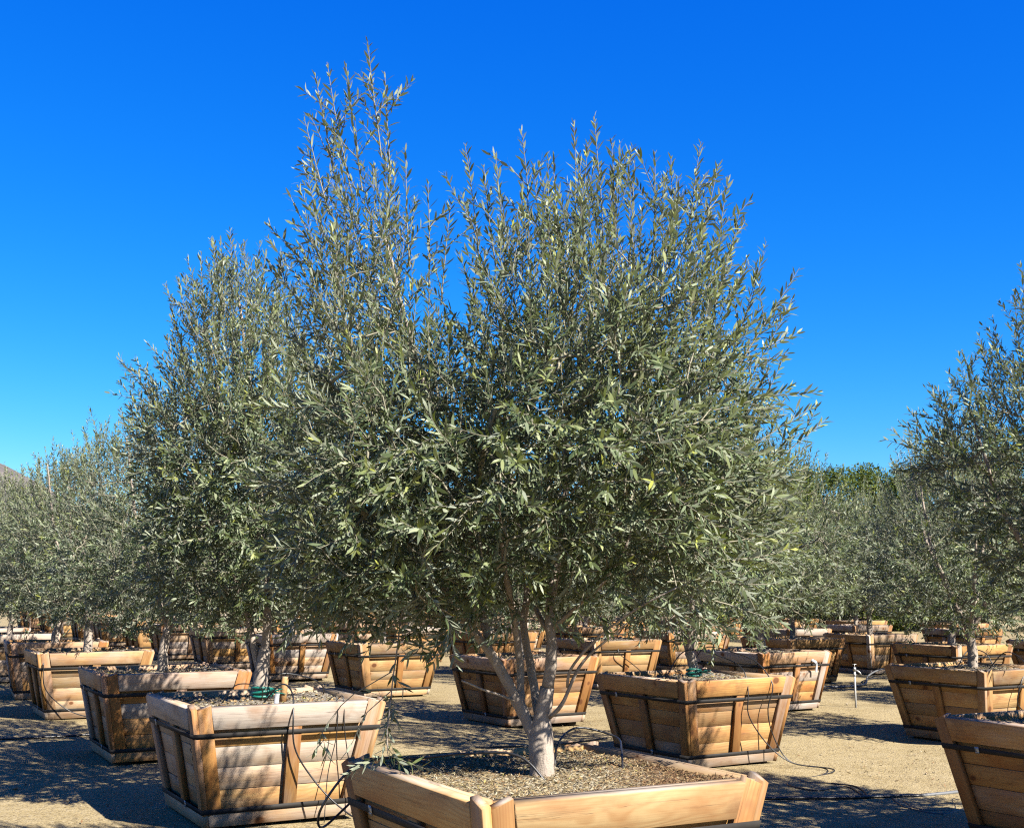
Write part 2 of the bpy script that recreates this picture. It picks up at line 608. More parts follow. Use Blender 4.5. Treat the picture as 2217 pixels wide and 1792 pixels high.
def mountain():
    m = NT('dry_hillside')
    tc = m.n('ShaderNodeTexCoord')
    p = tc.outputs['Object']
    a = m.noise(p, 0.012, 8, 0.65)
    b = m.noise(p, 0.05, 5, 0.7)
    c = m.mix(m.math('MULTIPLY_ADD', a, 2.5, -0.8, clamp=True), (0.16, 0.15, 0.15), (0.30, 0.265, 0.25))
    c = m.mix(m.math('MULTIPLY_ADD', b, 4, -2.1, clamp=True), c, (0.11, 0.125, 0.10))
    m.principled(c, 1.0, m.bump(a, 1.0, 20), 0.0)
    r = rng(11)
    nx, ny = 110, 26
    xs = np.linspace(-2600, -500, nx)
    prof = np.interp(xs, [-2600, -2000, -1500, -1220, -1135, -1080, -1000, -850, -500], [180, 330, 400, 325, 290, 262, 215, 110, -10])
    V = []
    for j in range(ny):
        t = j / (ny - 1)
        ridge = math.sin(t * math.pi)
        n = np.zeros(nx)
        for k in range(1, 7):
            n += np.sin(xs * 0.006 * k * 1.7 + r.uniform(0, 6.28) + t * 5 * k) * 12 / k * min(1, 2 * t) 
        for i in range(nx):
            V.append((xs[i], 1900 + 1300 * t, prof[i] * ridge ** 0.8 + n[i] * 0.35 * ridge * (0.4 if 0.4 < t < 0.6 else 1) - 20 * (1 - ridge)))
    i = (np.arange(ny - 1)[:, None] * nx + np.arange(nx - 1)[None, :]).ravel()
    f = np.stack([i, i + 1, i + 1 + nx, i + nx], 1)
    me = mk_mesh('hills', V, f.ravel(), np.arange(len(f)) * 4)
    tag(link('hills', me, m.m), kind='structure', label='dry grey brown mountain rising beyond the leftmost trees')


mountain()

# ---------------------------------------------------------------- tree boxes
WT, WB_, HB = 1.30, 1.004, 0.762
SL = (WT - WB_) / 2                       # run of the slope
LS = math.hypot(SL, HB)                   # slope length of a side
CT = 0.036                                # cleat thickness


def hw(z):
    return WB_ / 2 + SL * z / HB


def face_matrix(k):
    """box side k: local X along the side, Y up the slope, Z outward"""
    X = Vector((1, 0, 0))
    T = Vector((0, -SL, HB)).normalized()
    N = X.cross(T)
    M = Matrix((X, T, N)).transposed().to_4x4()
    M.translation = Vector((0, -WB_ / 2, 0))
    return Matrix.Rotation(k * math.pi / 2, 4, 'Z') @ M


FM = [face_matrix(k) for k in range(4)]


def slab_mesh(name, quad, th, ch=0.004):
    """board with an outline in local XY, thickness in Z, chamfered outer edges"""
    q = np.array(quad, float)
    c = q.mean(0)
    d = q - c
    ins = q - np.sign(d) * ch
    v = [(x, y, -th) for x, y in q] + [(x, y, -ch) for x, y in q] + [(x, y, 0) for x, y in ins]
    f = [(3, 2, 1, 0)]
    for a in (0, 4):
        for i in range(4):
            j = (i + 1) % 4
            f.append((a + i, a + j, a + 4 + j, a + 4 + i))
    f.append((8, 9, 10, 11))
    mb = MB()
    mb.add(v, f)
    return mb.mesh(name, False)


_mc = {}


def cached(key, fn):
    if key not in _mc:
        _mc[key] = fn()
    return _mc[key]


def tint(r, fresh):
    b = r.uniform(0.60, 1.12)
    w = r.uniform(-0.05, 0.30)
    return (b * (1 + w * 0.5), b, b * (1 - w), fresh)


SIDE_COURSES = [[0.105, 0.235, 0.375, 0.505, 0.64, 0.757], [0.105, 0.25, 0.37, 0.52, 0.63, 0.757], [0.105, 0.215, 0.36, 0.485, 0.625, 0.757]]


def make_box(seed, fresh=0.2, rail_fresh=0.4, clips=True, skip_inner=False):
    r = rng(seed)
    root = empty('tree_box', (0, 0, 0))

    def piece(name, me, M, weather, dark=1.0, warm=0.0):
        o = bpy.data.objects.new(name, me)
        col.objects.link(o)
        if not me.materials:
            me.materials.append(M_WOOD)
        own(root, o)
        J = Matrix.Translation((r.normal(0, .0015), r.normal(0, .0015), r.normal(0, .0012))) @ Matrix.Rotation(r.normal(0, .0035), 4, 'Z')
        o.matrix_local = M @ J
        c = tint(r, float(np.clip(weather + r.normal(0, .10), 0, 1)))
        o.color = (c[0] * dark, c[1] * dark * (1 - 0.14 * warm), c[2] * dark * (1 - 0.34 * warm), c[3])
        return o

    for k in range(4):
        wide = k in (1, 3)
        cut = 0.0 if wide else CT + 0.002           # sides 1 and 3 cover the corner
        F = FM[k]
        # boards
        cs = SIDE_COURSES[(k + seed) % 3]
        for i in range(len(cs) - 1):
            z0, z1 = cs[i] + 0.0018, cs[i + 1] - 0.0018
            t0, t1 = z0 / HB * LS, z1 / HB * LS
            inset = 0.040 if wide else 0.072
            a0, a1 = hw(z0) - inset, hw(z1) - inset
            h = (t1 - t0) / 2
            me = cached(('plank', wide, round(z0, 3), round(z1, 3)), lambda: slab_mesh('plank', [(-a0, -h), (a0, -h), (a1, h), (-a1, h)], 0.028, 0.0016))
            piece('plank', me, F @ Matrix.Translation((0, (t0 + t1) / 2, -CT - 0.002)), fresh * r.uniform(0.3, 1.5))
        # skirt board under the lower strap
        t0, t1 = 0.022 / HB * LS, 0.103 / HB * LS
        a0, a1 = hw(0.022) - cut, hw(0.103) - cut
        h = (t1 - t0) / 2
        me = cached(('skirt', wide), lambda: slab_mesh('skirt_board', [(-a0, -h), (a0, -h), (a1, h), (-a1, h)], CT, 0.0025))
        piece('skirt_board', me, F @ Matrix.Translation((0, (t0 + t1) / 2, 0)), 0.5)
        # end cleats, leaning with the corner
        for s in (-1, 1):
            t0, t1 = 0.108 / HB * LS, LS
            cw = 0.088
            L = t1 - t0
            g = SL / LS
            ang = math.atan(g)
            # in side coordinates: outer edge x = s*(hw - cut)
            xm = hw((t0 + t1) / 2 / LS * HB) - cut - cw / 2
            A = Matrix.Translation((s * xm, (t0 + t1) / 2, 0)) @ Matrix.Rotation(math.pi / 2 - s * ang, 4, 'Z')
            Lr = L / math.cos(ang) / 2
            hh = cw * math.cos(ang) / 2
            kx = math.tan(s * ang) * hh
            me = cached(('end_cleat', s), lambda: slab_mesh('cleat', [(-Lr - kx, -hh), (Lr - kx, -hh), (Lr + kx, hh), (-Lr + kx, hh)], CT, 0.0025))
            piece('cleat', me, F @ A, fresh * 0.7, 0.86, 0.8)
        # middle cleat below the rail
        t0, t1 = 0.108 / HB * LS, 0.622 / HB * LS
        me = cached('mid_cleat', lambda: slab_mesh('cleat', [(-(t1 - t0) / 2, -.043), ((t1 - t0) / 2, -.043), ((t1 - t0) / 2, .043), (-(t1 - t0) / 2, .043)], CT, 0.0025))
        piece('cleat', me, F @ Matrix.Translation((r.normal(0, .02), (t0 + t1) / 2, 0)) @ Matrix.Rotation(math.pi / 2 + r.normal(0, .012), 4, 'Z'), fresh * 0.5, 0.74, 1.0)
        # rail
        t0, t1 = 0.625 / HB * LS, LS
        gap = cut + 0.088 * 1.0 + 0.005
        a0, a1 = hw(0.625) - gap, hw(HB) - gap
        h = (t1 - t0) / 2
        me = cached(('rail', wide), lambda: slab_mesh('rail', [(-a0, -h), (a0, -h), (a1, h), (-a1, h)], CT + 0.006, 0.003))
        piece('rail', me, F @ Matrix.Translation((0, (t0 + t1) / 2, 0.006)), rail_fresh)
        # top ledge behind the rail: the upper edge of the boards
    # straps
    for z0, z1, e in ((0.575, 0.606, 0.0035), (0.104, 0.136, 0.0035)):
        def strap():
            mb = MB()
            rings = []
            for z, ee in ((z0, e), (z1, e), (z1, e - 0.003), (z0, e - 0.003)):
                w = hw(z) + ee
                rings.append([(-w, -w, z), (w, -w, z), (w, w, z), (-w, w, z)])
            v = sum(rings, [])
            f = []
            for a in range(4):
                b = (a + 1) % 4
                for i in range(4):
                    j = (i + 1) % 4
                    f.append((a * 4 + i, a * 4 + j, b * 4 + j, b * 4 + i))
            mb.add(v, f)
            return mb.mesh('steel_strap', False)
        st = link('steel_strap', cached(('strap', z0), strap), M_BAND)
        own(root, st)
        if clips:
            def clip():
                mb = MB()
                mb.box((0, 0, 0.002), (0.014, 0.021, 0.002))
                mb.box((0, 0.012, 0.0045), (0.014, 0.003, 0.001))
                mb.box((0, -0.012, 0.0045), (0.014, 0.003, 0.001))
                return mb.mesh('strap_clip', False)
            c = link('strap_clip', cached('clip', clip), M_CLIP)
            own(st, c)
            zc = (z0 + z1) / 2
            c.matrix_local = FM[3] @ Matrix.Translation(((-0.36 if z0 > .3 else 0.12) + r.normal(0, .05), zc / HB * LS, e + 0.001))
    # runners
    for s in (-1, 1):
        def skid():
            mb = MB()
            mb.box((0, 0, 0), (0.045, WB_ / 2 - 0.03, 0.016))
            return mb.mesh('runner', False)
        o = link('runner', cached('skid', skid), M_SKID)
        own(root, o)
        o.location = (s * (WB_ / 2 - 0.12), 0, 0.010)

    def floor_board():
        mb = MB()
        mb.box((0, 0, 0), (WB_ / 2 - 0.045, WB_ / 2 - 0.045, 0.01))
        return mb.mesh('bottom_board', False)
    own(root, link('bottom_board', cached('bottom', floor_board), M_SKID)).location = (0, 0, 0.040)
    return root


def soil_mesh(seed, n, amp, top=0.732):
    r = rng(seed)
    a = np.linspace(-1, 1, n)
    w = hw(top) - CT - 0.034
    X, Y = np.meshgrid(a * w, a * w)
    Z = np.zeros_like(X)
    for k in range(26):
        fr = r.uniform(3, 26)
        th = r.uniform(0, 6.28)
        Z += np.sin(fr * (np.cos(th) * X + np.sin(th) * Y) + r.uniform(0, 6.28)) * 0.45 / (1 + fr * 0.09)
    Z = top + amp * Z * 0.35 + r.normal(0, amp * 0.18, X.shape)
    i = (np.arange(n - 1)[:, None] * n + np.arange(n - 1)[None, :]).ravel()
    f = np.stack([i, i + 1, i + 1 + n, i + n], 1)
    return mk_mesh('soil', np.stack([X, Y, Z], -1).reshape(-1, 3), f.ravel(), np.arange(len(f)) * 4), Z, w


def chips_mesh(seed, n, Z, w, smin, smax, leafy, bias=None):
    """dry leaves and chips lying on the soil"""
    r = rng(seed)
    m = len(Z)
    x, y = r.uniform(-w, w, n) * 0.985, r.uniform(-w, w, n) * 0.985
    if bias is not None:
        k = r.random(n) < 0.35
        x[k] = w * 0.98 - np.abs(r.normal(0, .14, k.sum()))
        k2 = r.random(n) < 0.12
        y[k2] = -w * 0.98 + np.abs(r.normal(0, .12, k2.sum()))
        x, y = np.clip(x, -w * .985, w * .985), np.clip(y, -w * .985, w * .985)
    iz = np.clip(((y / w + 1) / 2 * (m - 1)).round().astype(int), 0, m - 1)
    ix = np.clip(((x / w + 1) / 2 * (m - 1)).round().astype(int), 0, m - 1)
    rust = np.clip((x * 0.8 - y * 0.6 + r.normal(0, .10, n) - 0.22) * 3.5, 0, 1) if bias is not None else np.zeros(n)
    z = Z[iz, ix] + 0.002 + r.random(n) * 0.006
    a = r.random(n) * 6.28
    el = r.normal(0, 0.28, n)
    D = np.stack([np.cos(a) * np.cos(el), np.sin(a) * np.cos(el), np.sin(el)], 1)
    N = nrm(np.stack([r.normal(0, .45, n), r.normal(0, .45, n), np.ones(n)], 1))
    N = nrm(N - D * (N * D).sum(1, keepdims=True))
    L = smin + (smax - smin) * r.random(n) ** 1.6
    Wd = L * (r.uniform(0.18, 0.30, n) if leafy else r.uniform(0.3, 0.8, n))
    P = np.stack([x, y, z], 1) - D * L[:, None] * 0.5
    return leaf_mesh('leaf_litter', P, D, N, L, Wd, r.normal(0, .22, n), np.clip(r.normal(0.55, 0.25, n) - 0.34 * rust, 0, 1), np.zeros(n))


# ---------------------------------------------------------------- leaves and trees
def leaf_mesh(name, P, D, N, L, Wd, curl, tone, young):
    n = len(P)
    S = np.cross(D, N)
    ts = np.array([0.0, 0.30, 0.30, 0.68, 0.68, 1.0])
    ws = np.array([0.0, -0.46, 0.46, -0.44, 0.44, 0.0])
    lift = np.array([0.0, 0.06, 0.06, 0.06, 0.06, 0.0])
    bend = ts ** 2
    V = (P[:, None, :] + D[:, None, :] * (L[:, None] * ts)[..., None] + S[:, None, :] * (Wd[:, None] * ws)[..., None]
         + N[:, None, :] * (Wd[:, None] * lift - (L * curl)[:, None] * bend)[..., None])
    b = (np.arange(n) * 6)[:, None]
    f = np.concatenate([b + 0, b + 1, b + 2, b + 1, b + 3, b + 4, b + 2, b + 3, b + 5, b + 4], 1)
    st = (np.arange(n) * 10)[:, None] + np.array([0, 3, 7])[None]
    at = {'tone': np.repeat(tone, 6), 'young': np.repeat(young, 6)}
    # front faces look along +N
    f = f.reshape(n, 10)[:, [0, 2, 1, 3, 6, 5, 4, 7, 9, 8]]
    return mk_mesh(name, V.reshape(-1, 3), f.ravel(), st.ravel(), at)


fallen_leaves()


class Crown:
    """grows a tree: given limbs, fills points of a crown with branches, shoots and paired leaves"""
    def __init__(self, seed):
        self.r = rng(seed)
        self.pos, self.plen, self.dirn, self.rad = [], [], [], []
        self.par = []
        self.twig = MB()
        self.limbs = []
        self.leaf = dict(P=[], D=[], N=[], L=[], W=[], C=[], T=[], Y=[])

    def limb(self, pts, r0, r1, start_len=0.0, attach=True, k=9, wob=0.012):
        """smooth polyline limb; returns dense points"""
        pts = np.asarray(pts, float)
        seg = np.concatenate([[0], np.cumsum(np.linalg.norm(np.diff(pts, axis=0), axis=1))])
        n = max(5, int(seg[-1] / 0.03))
        s = np.linspace(0, seg[-1], n)
        # catmull-like smoothing through repeated averaging of linear interpolation
        Q = np.stack([np.interp(s, seg, pts[:, i]) for i in range(3)], 1)
        for _ in range(3):
            Q[1:-1] = 0.5 * Q[1:-1] + 0.25 * (Q[:-2] + Q[2:])
        Q[1:-1] += self.r.normal(0, wob * 0.35, Q[1:-1].shape)
        for _ in range(2):
            Q[1:-1] = 0.5 * Q[1:-1] + 0.25 * (Q[:-2] + Q[2:])
        rad = np.linspace(r0, r1, n) ** 1.0
        rad = rad * (1 + self.r.normal(0, 0.035, n))
        self.limbs.append((Q, rad, k))
        if attach:
            t = nrm(np.gradient(Q, axis=0))
            for i in range(n):
                self.pos.append(Q[i]); self.plen.append(start_len + s[i]); self.dirn.append(t[i]); self.rad.append(rad[i])
        return Q

    def shoot(self, p0, d0, length, up=0.10, spacing=0.021, ll=0.052, lw=0.0105, young=0.25, r0=0.0023, start=0.0, drop=0.10, side=0, jit=0.10):
        r = self.r
        young = min(1.0, young * (3.2 if r.random() < 0.17 else 0.8))
        n = max(4, int(length / 0.05) + 1)
        seg = length / (n - 1)
        P = np.empty((n, 3))
        P[0] = p0
        d = nrm(d0)
        T = np.empty((n, 3))
        T[0] = d
        for i in range(1, n):
            P[i] = P[i - 1] + d * seg
            d = nrm(d + np.array([0, 0, up]) + r.normal(0, jit, 3))
            T[i] = d
        self.twig.tube(P, np.linspace(r0, r0 * 0.32, n), 3, False)
        m = max(2, int(length * (1 - start) / spacing))
        s = (start + (1 - start) * (np.arange(m) + r.uniform(0.2, 0.8, m) * 0.6) / m) * (n - 1)
        i0 = np.clip(s.astype(int), 0, n - 2)
        fr = (s - i0)[:, None]
        base = P[i0] * (1 - fr) + P[i0 + 1] * fr
        td = nrm(T[i0] * (1 - fr) + T[i0 + 1] * fr)
        ref = np.where(np.abs(td[:, 2:3]) > 0.93, np.array([[1.0, 0, 0]]), np.array([[0, 0, 1.0]]))
        u = nrm(np.cross(td, ref))
        w = np.cross(td, u)
        ph = r.uniform(0, 6.28) + np.arange(m) * (math.pi / 2) + r.normal(0, 0.22, m)
        rel = s / (n - 1)
        for sg in (0, math.pi):
            a = ph + sg
            rad = np.cos(a)[:, None] * u + np.sin(a)[:, None] * w
            ang = np.radians(52 - 26 * rel ** 2) + r.normal(0, 0.16, m)
            Dl = nrm(td * np.cos(ang)[:, None] + rad * np.sin(ang)[:, None] + np.array([0, 0, -0.06]))
            Nl = td * np.sin(ang)[:, None] - rad * np.cos(ang)[:, None] + np.array([0, 0, 0.35]) + r.normal(0, 0.30, (m, 3))
            Nl = nrm(Nl - Dl * (Nl * Dl).sum(1, keepdims=True))
            L = ll * (0.72 + 0.45 * np.sin(np.clip(rel, 0, 1) * 2.6)) * r.uniform(0.72, 1.2, m)
            L = np.where(rel > 0.93, L * 0.72, L)
            keep = r.random(m) > drop
            lf = self.leaf
            lf['P'].append(base[keep]); lf['D'].append(Dl[keep]); lf['N'].append(Nl[keep]); lf['L'].append(L[keep])
            lf['W'].append((L * lw / ll * r.uniform(0.8, 1.2, m))[keep])
            lf['C'].append(r.normal(0.06, 0.15, m)[keep])
            lf['T'].append(np.clip(r.normal(0.50, 0.30, m), 0, 1)[keep])
            yv = np.clip((rel - 0.62) / 0.38, 0, 1) * young * r.uniform(0.3, 1.3, m)
            lf['Y'].append(np.clip(yv, 0, 1)[keep])
        for q in range(side):
            i = int(r.integers(1, max(2, int(n * 0.72))))
            a = r.uniform(0, 6.28)
            t = T[i]
            uu = nrm(np.cross(t, (0.3, 0.5, 0.81)))
            vv = np.cross(t, uu)
            dd = nrm(t * 0.75 + 0.66 * (math.cos(a) * uu + math.sin(a) * vv))
            self.shoot(P[i], dd, length * r.uniform(0.22, 0.42), up * 1.3, spacing, ll * 0.9, lw * 0.95, young, r0 * 0.7, 0.1, drop)
        return P[-1], T[-1]

    def grow(self, pts, shoot_fn, bf=0.25, rmin=0.0032):
        """joins crown points to the limbs one after another, nearest first, then lets shoots grow from them"""
        r = self.r
        pts = np.asarray(pts, float)
        K = len(pts)
        pos = np.array(self.pos); plen = np.array(self.plen); dirn = np.array(self.dirn); rad = np.array(self.rad)
        nb = len(pos)
        D = np.linalg.norm(pts[:, None, :] - pos[None], axis=2)
        C = D + bf * plen[None]
        best = C.argmin(1)
        bc = C[np.arange(K), best]
        bd = D.min(1)
        todo = np.ones(K, bool)
        branches = []
        pos_l, plen_l, dir_l, own_l = list(pos), list(plen), list(dirn), [-1] * nb
        for it in range(K):
            k = int(np.where(todo, bd, 1e9).argmin())
            todo[k] = False
            j = int(best[k])
            a, b = np.array(pos_l[j]), pts[k]
            d = np.linalg.norm(b - a)
            t0 = np.array(dir_l[j])
            n = max(3, int(d / 0.06) + 1)
            t = np.linspace(0, 1, n)[:, None]
            c1 = a + (t0 * 0.45 + nrm(b - a) * 0.55) * d * 0.40
            c2 = b - nrm(nrm(b - a) + np.array([0, 0, 0.55])) * d * 0.30
            Q = (1 - t) ** 3 * a + 3 * (1 - t) ** 2 * t * c1 + 3 * (1 - t) * t ** 2 * c2 + t ** 3 * b
            Q[1:-1] += r.normal(0, 0.006, Q[1:-1].shape)
            T = nrm(np.gradient(Q, axis=0))
            i0 = len(pos_l)
            branches.append((Q, T, j, k, i0))
            for i in range(1, n):
                pos_l.append(Q[i]); plen_l.append(plen_l[j] + d * i / (n - 1)); dir_l.append(T[i]); own_l.append(len(branches) - 1)
            newp = Q[1:]
            dd = np.linalg.norm(pts[:, None, :] - newp[None], axis=2)
            cc = dd + bf * np.array(plen_l[i0:])[None]
            m = cc.argmin(1)
            mc = cc[np.arange(K), m]
            better = mc < bc
            best = np.where(better, i0 + m, best)
            bc = np.minimum(bc, mc)
            bd = np.minimum(bd, dd.min(1))
        # thickness by the number of branches carried
        load = np.ones(len(branches))
        for q in range(len(branches) - 1, -1, -1):
            o = own_l[branches[q][2]]
            if o >= 0:
                load[o] += load[q]
        for q, (Q, T, j, k, i0) in enumerate(branches):
            ra = rmin * load[q] ** 0.42
            o = own_l[j]
            cap = (rmin * load[o] ** 0.42) if o >= 0 else rad[j] * 0.8
            ra = min(ra, cap)
            self.twig.tube(Q, np.linspace(ra, max(rmin * 0.8, ra * 0.55), len(Q)), 5 if ra > 0.008 else 4, False)
            shoot_fn(self, Q, T, q)

    def foliage(self, name='foliage', pick=None):
        lf = {k: np.concatenate(v) for k, v in self.leaf.items()}
        self.all = lf
        sel = np.ones(len(lf['P']), bool)
        if pick is not None:
            sel[pick(lf)] = False
        self.picked = {k: v[~sel] for k, v in lf.items()}
        lf = {k: v[sel] for k, v in lf.items()}
        return leaf_mesh(name, lf['P'], lf['D'], lf['N'], lf['L'], lf['W'], lf['C'], lf['T'], lf['Y'])


def poly_points(r, poly, n, y0, hd_max, edge=0.0):
    """random points inside an upright outline (x,z) at distance y0, as deep as the crown is wide there"""
    poly = np.asarray(poly, float)
    x0, z0 = poly.min(0)
    x1, z1 = poly.max(0)
    out = []
    A, B = poly, np.roll(poly, -1, 0)
    while len(out) < n:
        m = 4000
        P = np.stack([r.uniform(x0, x1, m), r.uniform(z0, z1, m)], 1)
        ins = np.zeros(m, bool)
        for a, b in zip(A, B):
            c = ((a[1] > P[:, 1]) != (b[1] > P[:, 1]))
            xi = (b[0] - a[0]) * (P[:, 1] - a[1]) / (b[1] - a[1] + 1e-12) + a[0]
            ins ^= c & (P[:, 0] < xi)
        P = P[ins]
        dm = np.full(len(P), 1e9)
        for a, b in zip(A, B):
            ab = b - a
            t = np.clip(((P - a) @ ab) / (ab @ ab), 0, 1)
            dm = np.minimum(dm, np.linalg.norm(P - a - t[:, None] * ab, axis=1))
        hd = np.sqrt(np.maximum(0, 2 * 0.9 * np.minimum(dm, 0.9) - np.minimum(dm, 0.9) ** 2)) / 0.9 * hd_max
        w = hd / hd_max
        keep = r.random(len(P)) < np.clip(0.25 + w, 0, 1)
        P, hd = P[keep], hd[keep]
        q = r.uniform(-1, 1, len(P))
        q = np.sign(q) * np.abs(q) ** 0.75
        for (x, z), h, t in zip(P, hd, q):
            out.append((x, y0 + h * t, z))
    return np.array(out[:n])


def spread(r, pts, n):
    """thins points to n well-spaced ones"""
    pts = np.asarray(pts)
    idx = [0]
    d = np.linalg.norm(pts - pts[0], axis=1)
    for _ in range(n - 1):
        k = int(d.argmax())
        idx.append(k)
        d = np.minimum(d, np.linalg.norm(pts - pts[k], axis=1))
    return pts[idx]


def std_shoots(center, zlo, zhi, lmin, lmax, count, extra=0.5, **kw):
    cx, cyy = center

    def fn(c, Q, T, q):
        r = c.r
        n = len(Q)
        hq = np.clip((Q[-1][2] - zlo) / (zhi - zlo), 0, 1)
        for s in range(count - (hq > 0.55) + (r.random() < extra) * (hq < 0.5)):
            i = n - 1 if s == 0 else int(r.integers(max(1, n // 3), n))
            p = Q[i]
            h = np.clip((p[2] - zlo) / (zhi - zlo), 0, 1)
            outw = np.array([p[0] - cx, p[1] - cyy, 0])
            outw = outw / (np.linalg.norm(outw) + 0.35)
            hs = np.clip((h - 0.30) / 0.35, 0, 1)
            d = T[i] * (0.5 - 0.15 * hs) + outw * (0.80 - 0.50 * hs) + np.array([0, 0, -0.12 + 1.25 * hs]) + r.normal(0, 0.42 - 0.20 * hs, 3)
            L = r.uniform(lmin, lmax) * (0.85 + 0.55 * hs)
            k2 = dict(kw)
            g = 1.08 - 0.16 * hs
            k2['ll'], k2['lw'] = kw['ll'] * g, kw['lw'] * g
            k2['young'] = kw.get('young', 0.3) * (0.8 + 0.9 * hs)
            c.shoot(p, d, L, up=0.03 + 0.03 * hs, side=1 if r.random() < 0.5 else 0, jit=0.075 - 0.035 * hs, **k2)
    return fn


def finish_tree(c, root, trunk_name='trunk', bark=M_BARK, split_limbs=False, pick=None):
    mb = None
    first = True
    for Q, rad, k in c.limbs:
        if split_limbs:
            m1 = MB()
            m1.tube(Q, rad, k)
            if k >= 9:
                v = m1.v[-1]
                cen = np.repeat(Q, k, 0)
                nz = np.zeros(len(v))
                rr = rng(len(Q))
                for _ in range(9):
                    fv = rr.normal(0, 1, 3) * np.array((38, 38, 20)) * rr.uniform(.4, 1.6)
                    nz += np.sin(v @ fv + rr.uniform(0, 6.28)) / 9
                m1.v[-1] = (cen + (v - cen) * (1 + 0.17 * nz[:, None])).astype(np.float32)
            o = link('trunk' if first else 'limb', m1.mesh('limb'), bark)
            own(root, o)
        else:
            mb = mb or MB()
            mb.tube(Q, rad, k)
        first = False
    if mb:
        own(root, link('trunk', mb.mesh('trunk'), bark))
    tw = own(root, link('twigs', c.twig.mesh('twigs'), M_TWIG))
    tw['kind'] = 'stuff'
    fo = own(root, link('foliage', c.foliage(pick=pick), M_LEAF))
    fo['kind'] = 'stuff'
    return root


S = 2217 / 2148.0                        # reading scale of the measured outlines


def outline(pts, y0):
    return [(lambda w: (w[0], w[2]))(to_world(u * S, v * S, y0)) for u, v in pts]


# rows of boxes: position, turn
ROT = R_(29.5)
BOXES = {
    'N': (0.13, 5.08, R_(29.9)), 'A': (-1.72, 8.32, R_(29.0)), 'B': (-3.21, 11.08, R_(28.6)), 'C': (-5.08, 14.4, R_(28.8)), 'D': (-6.41, 16.85, R_(25.0)),
    'I': (3.51, 7.31, R_(29.5)), 'E': (1.67, 11.08, R_(31.6)), 'F': (0.13, 14.19, R_(31.0)), 'G': (-1.90, 17.68, R_(30.8)),
    'H': (4.96, 12.96, R_(30.5)), 'J': (3.36, 16.18, R_(33.7)), 'K': (1.56, 19.71, R_(27.4)),
    'O': (6.96, 19.02, R_(28.8)), 'M': (7.13, 23.89, R_(27.1)),
}


def soil_z(x, y):
    return float(ground_h(x, y)) + 0.730


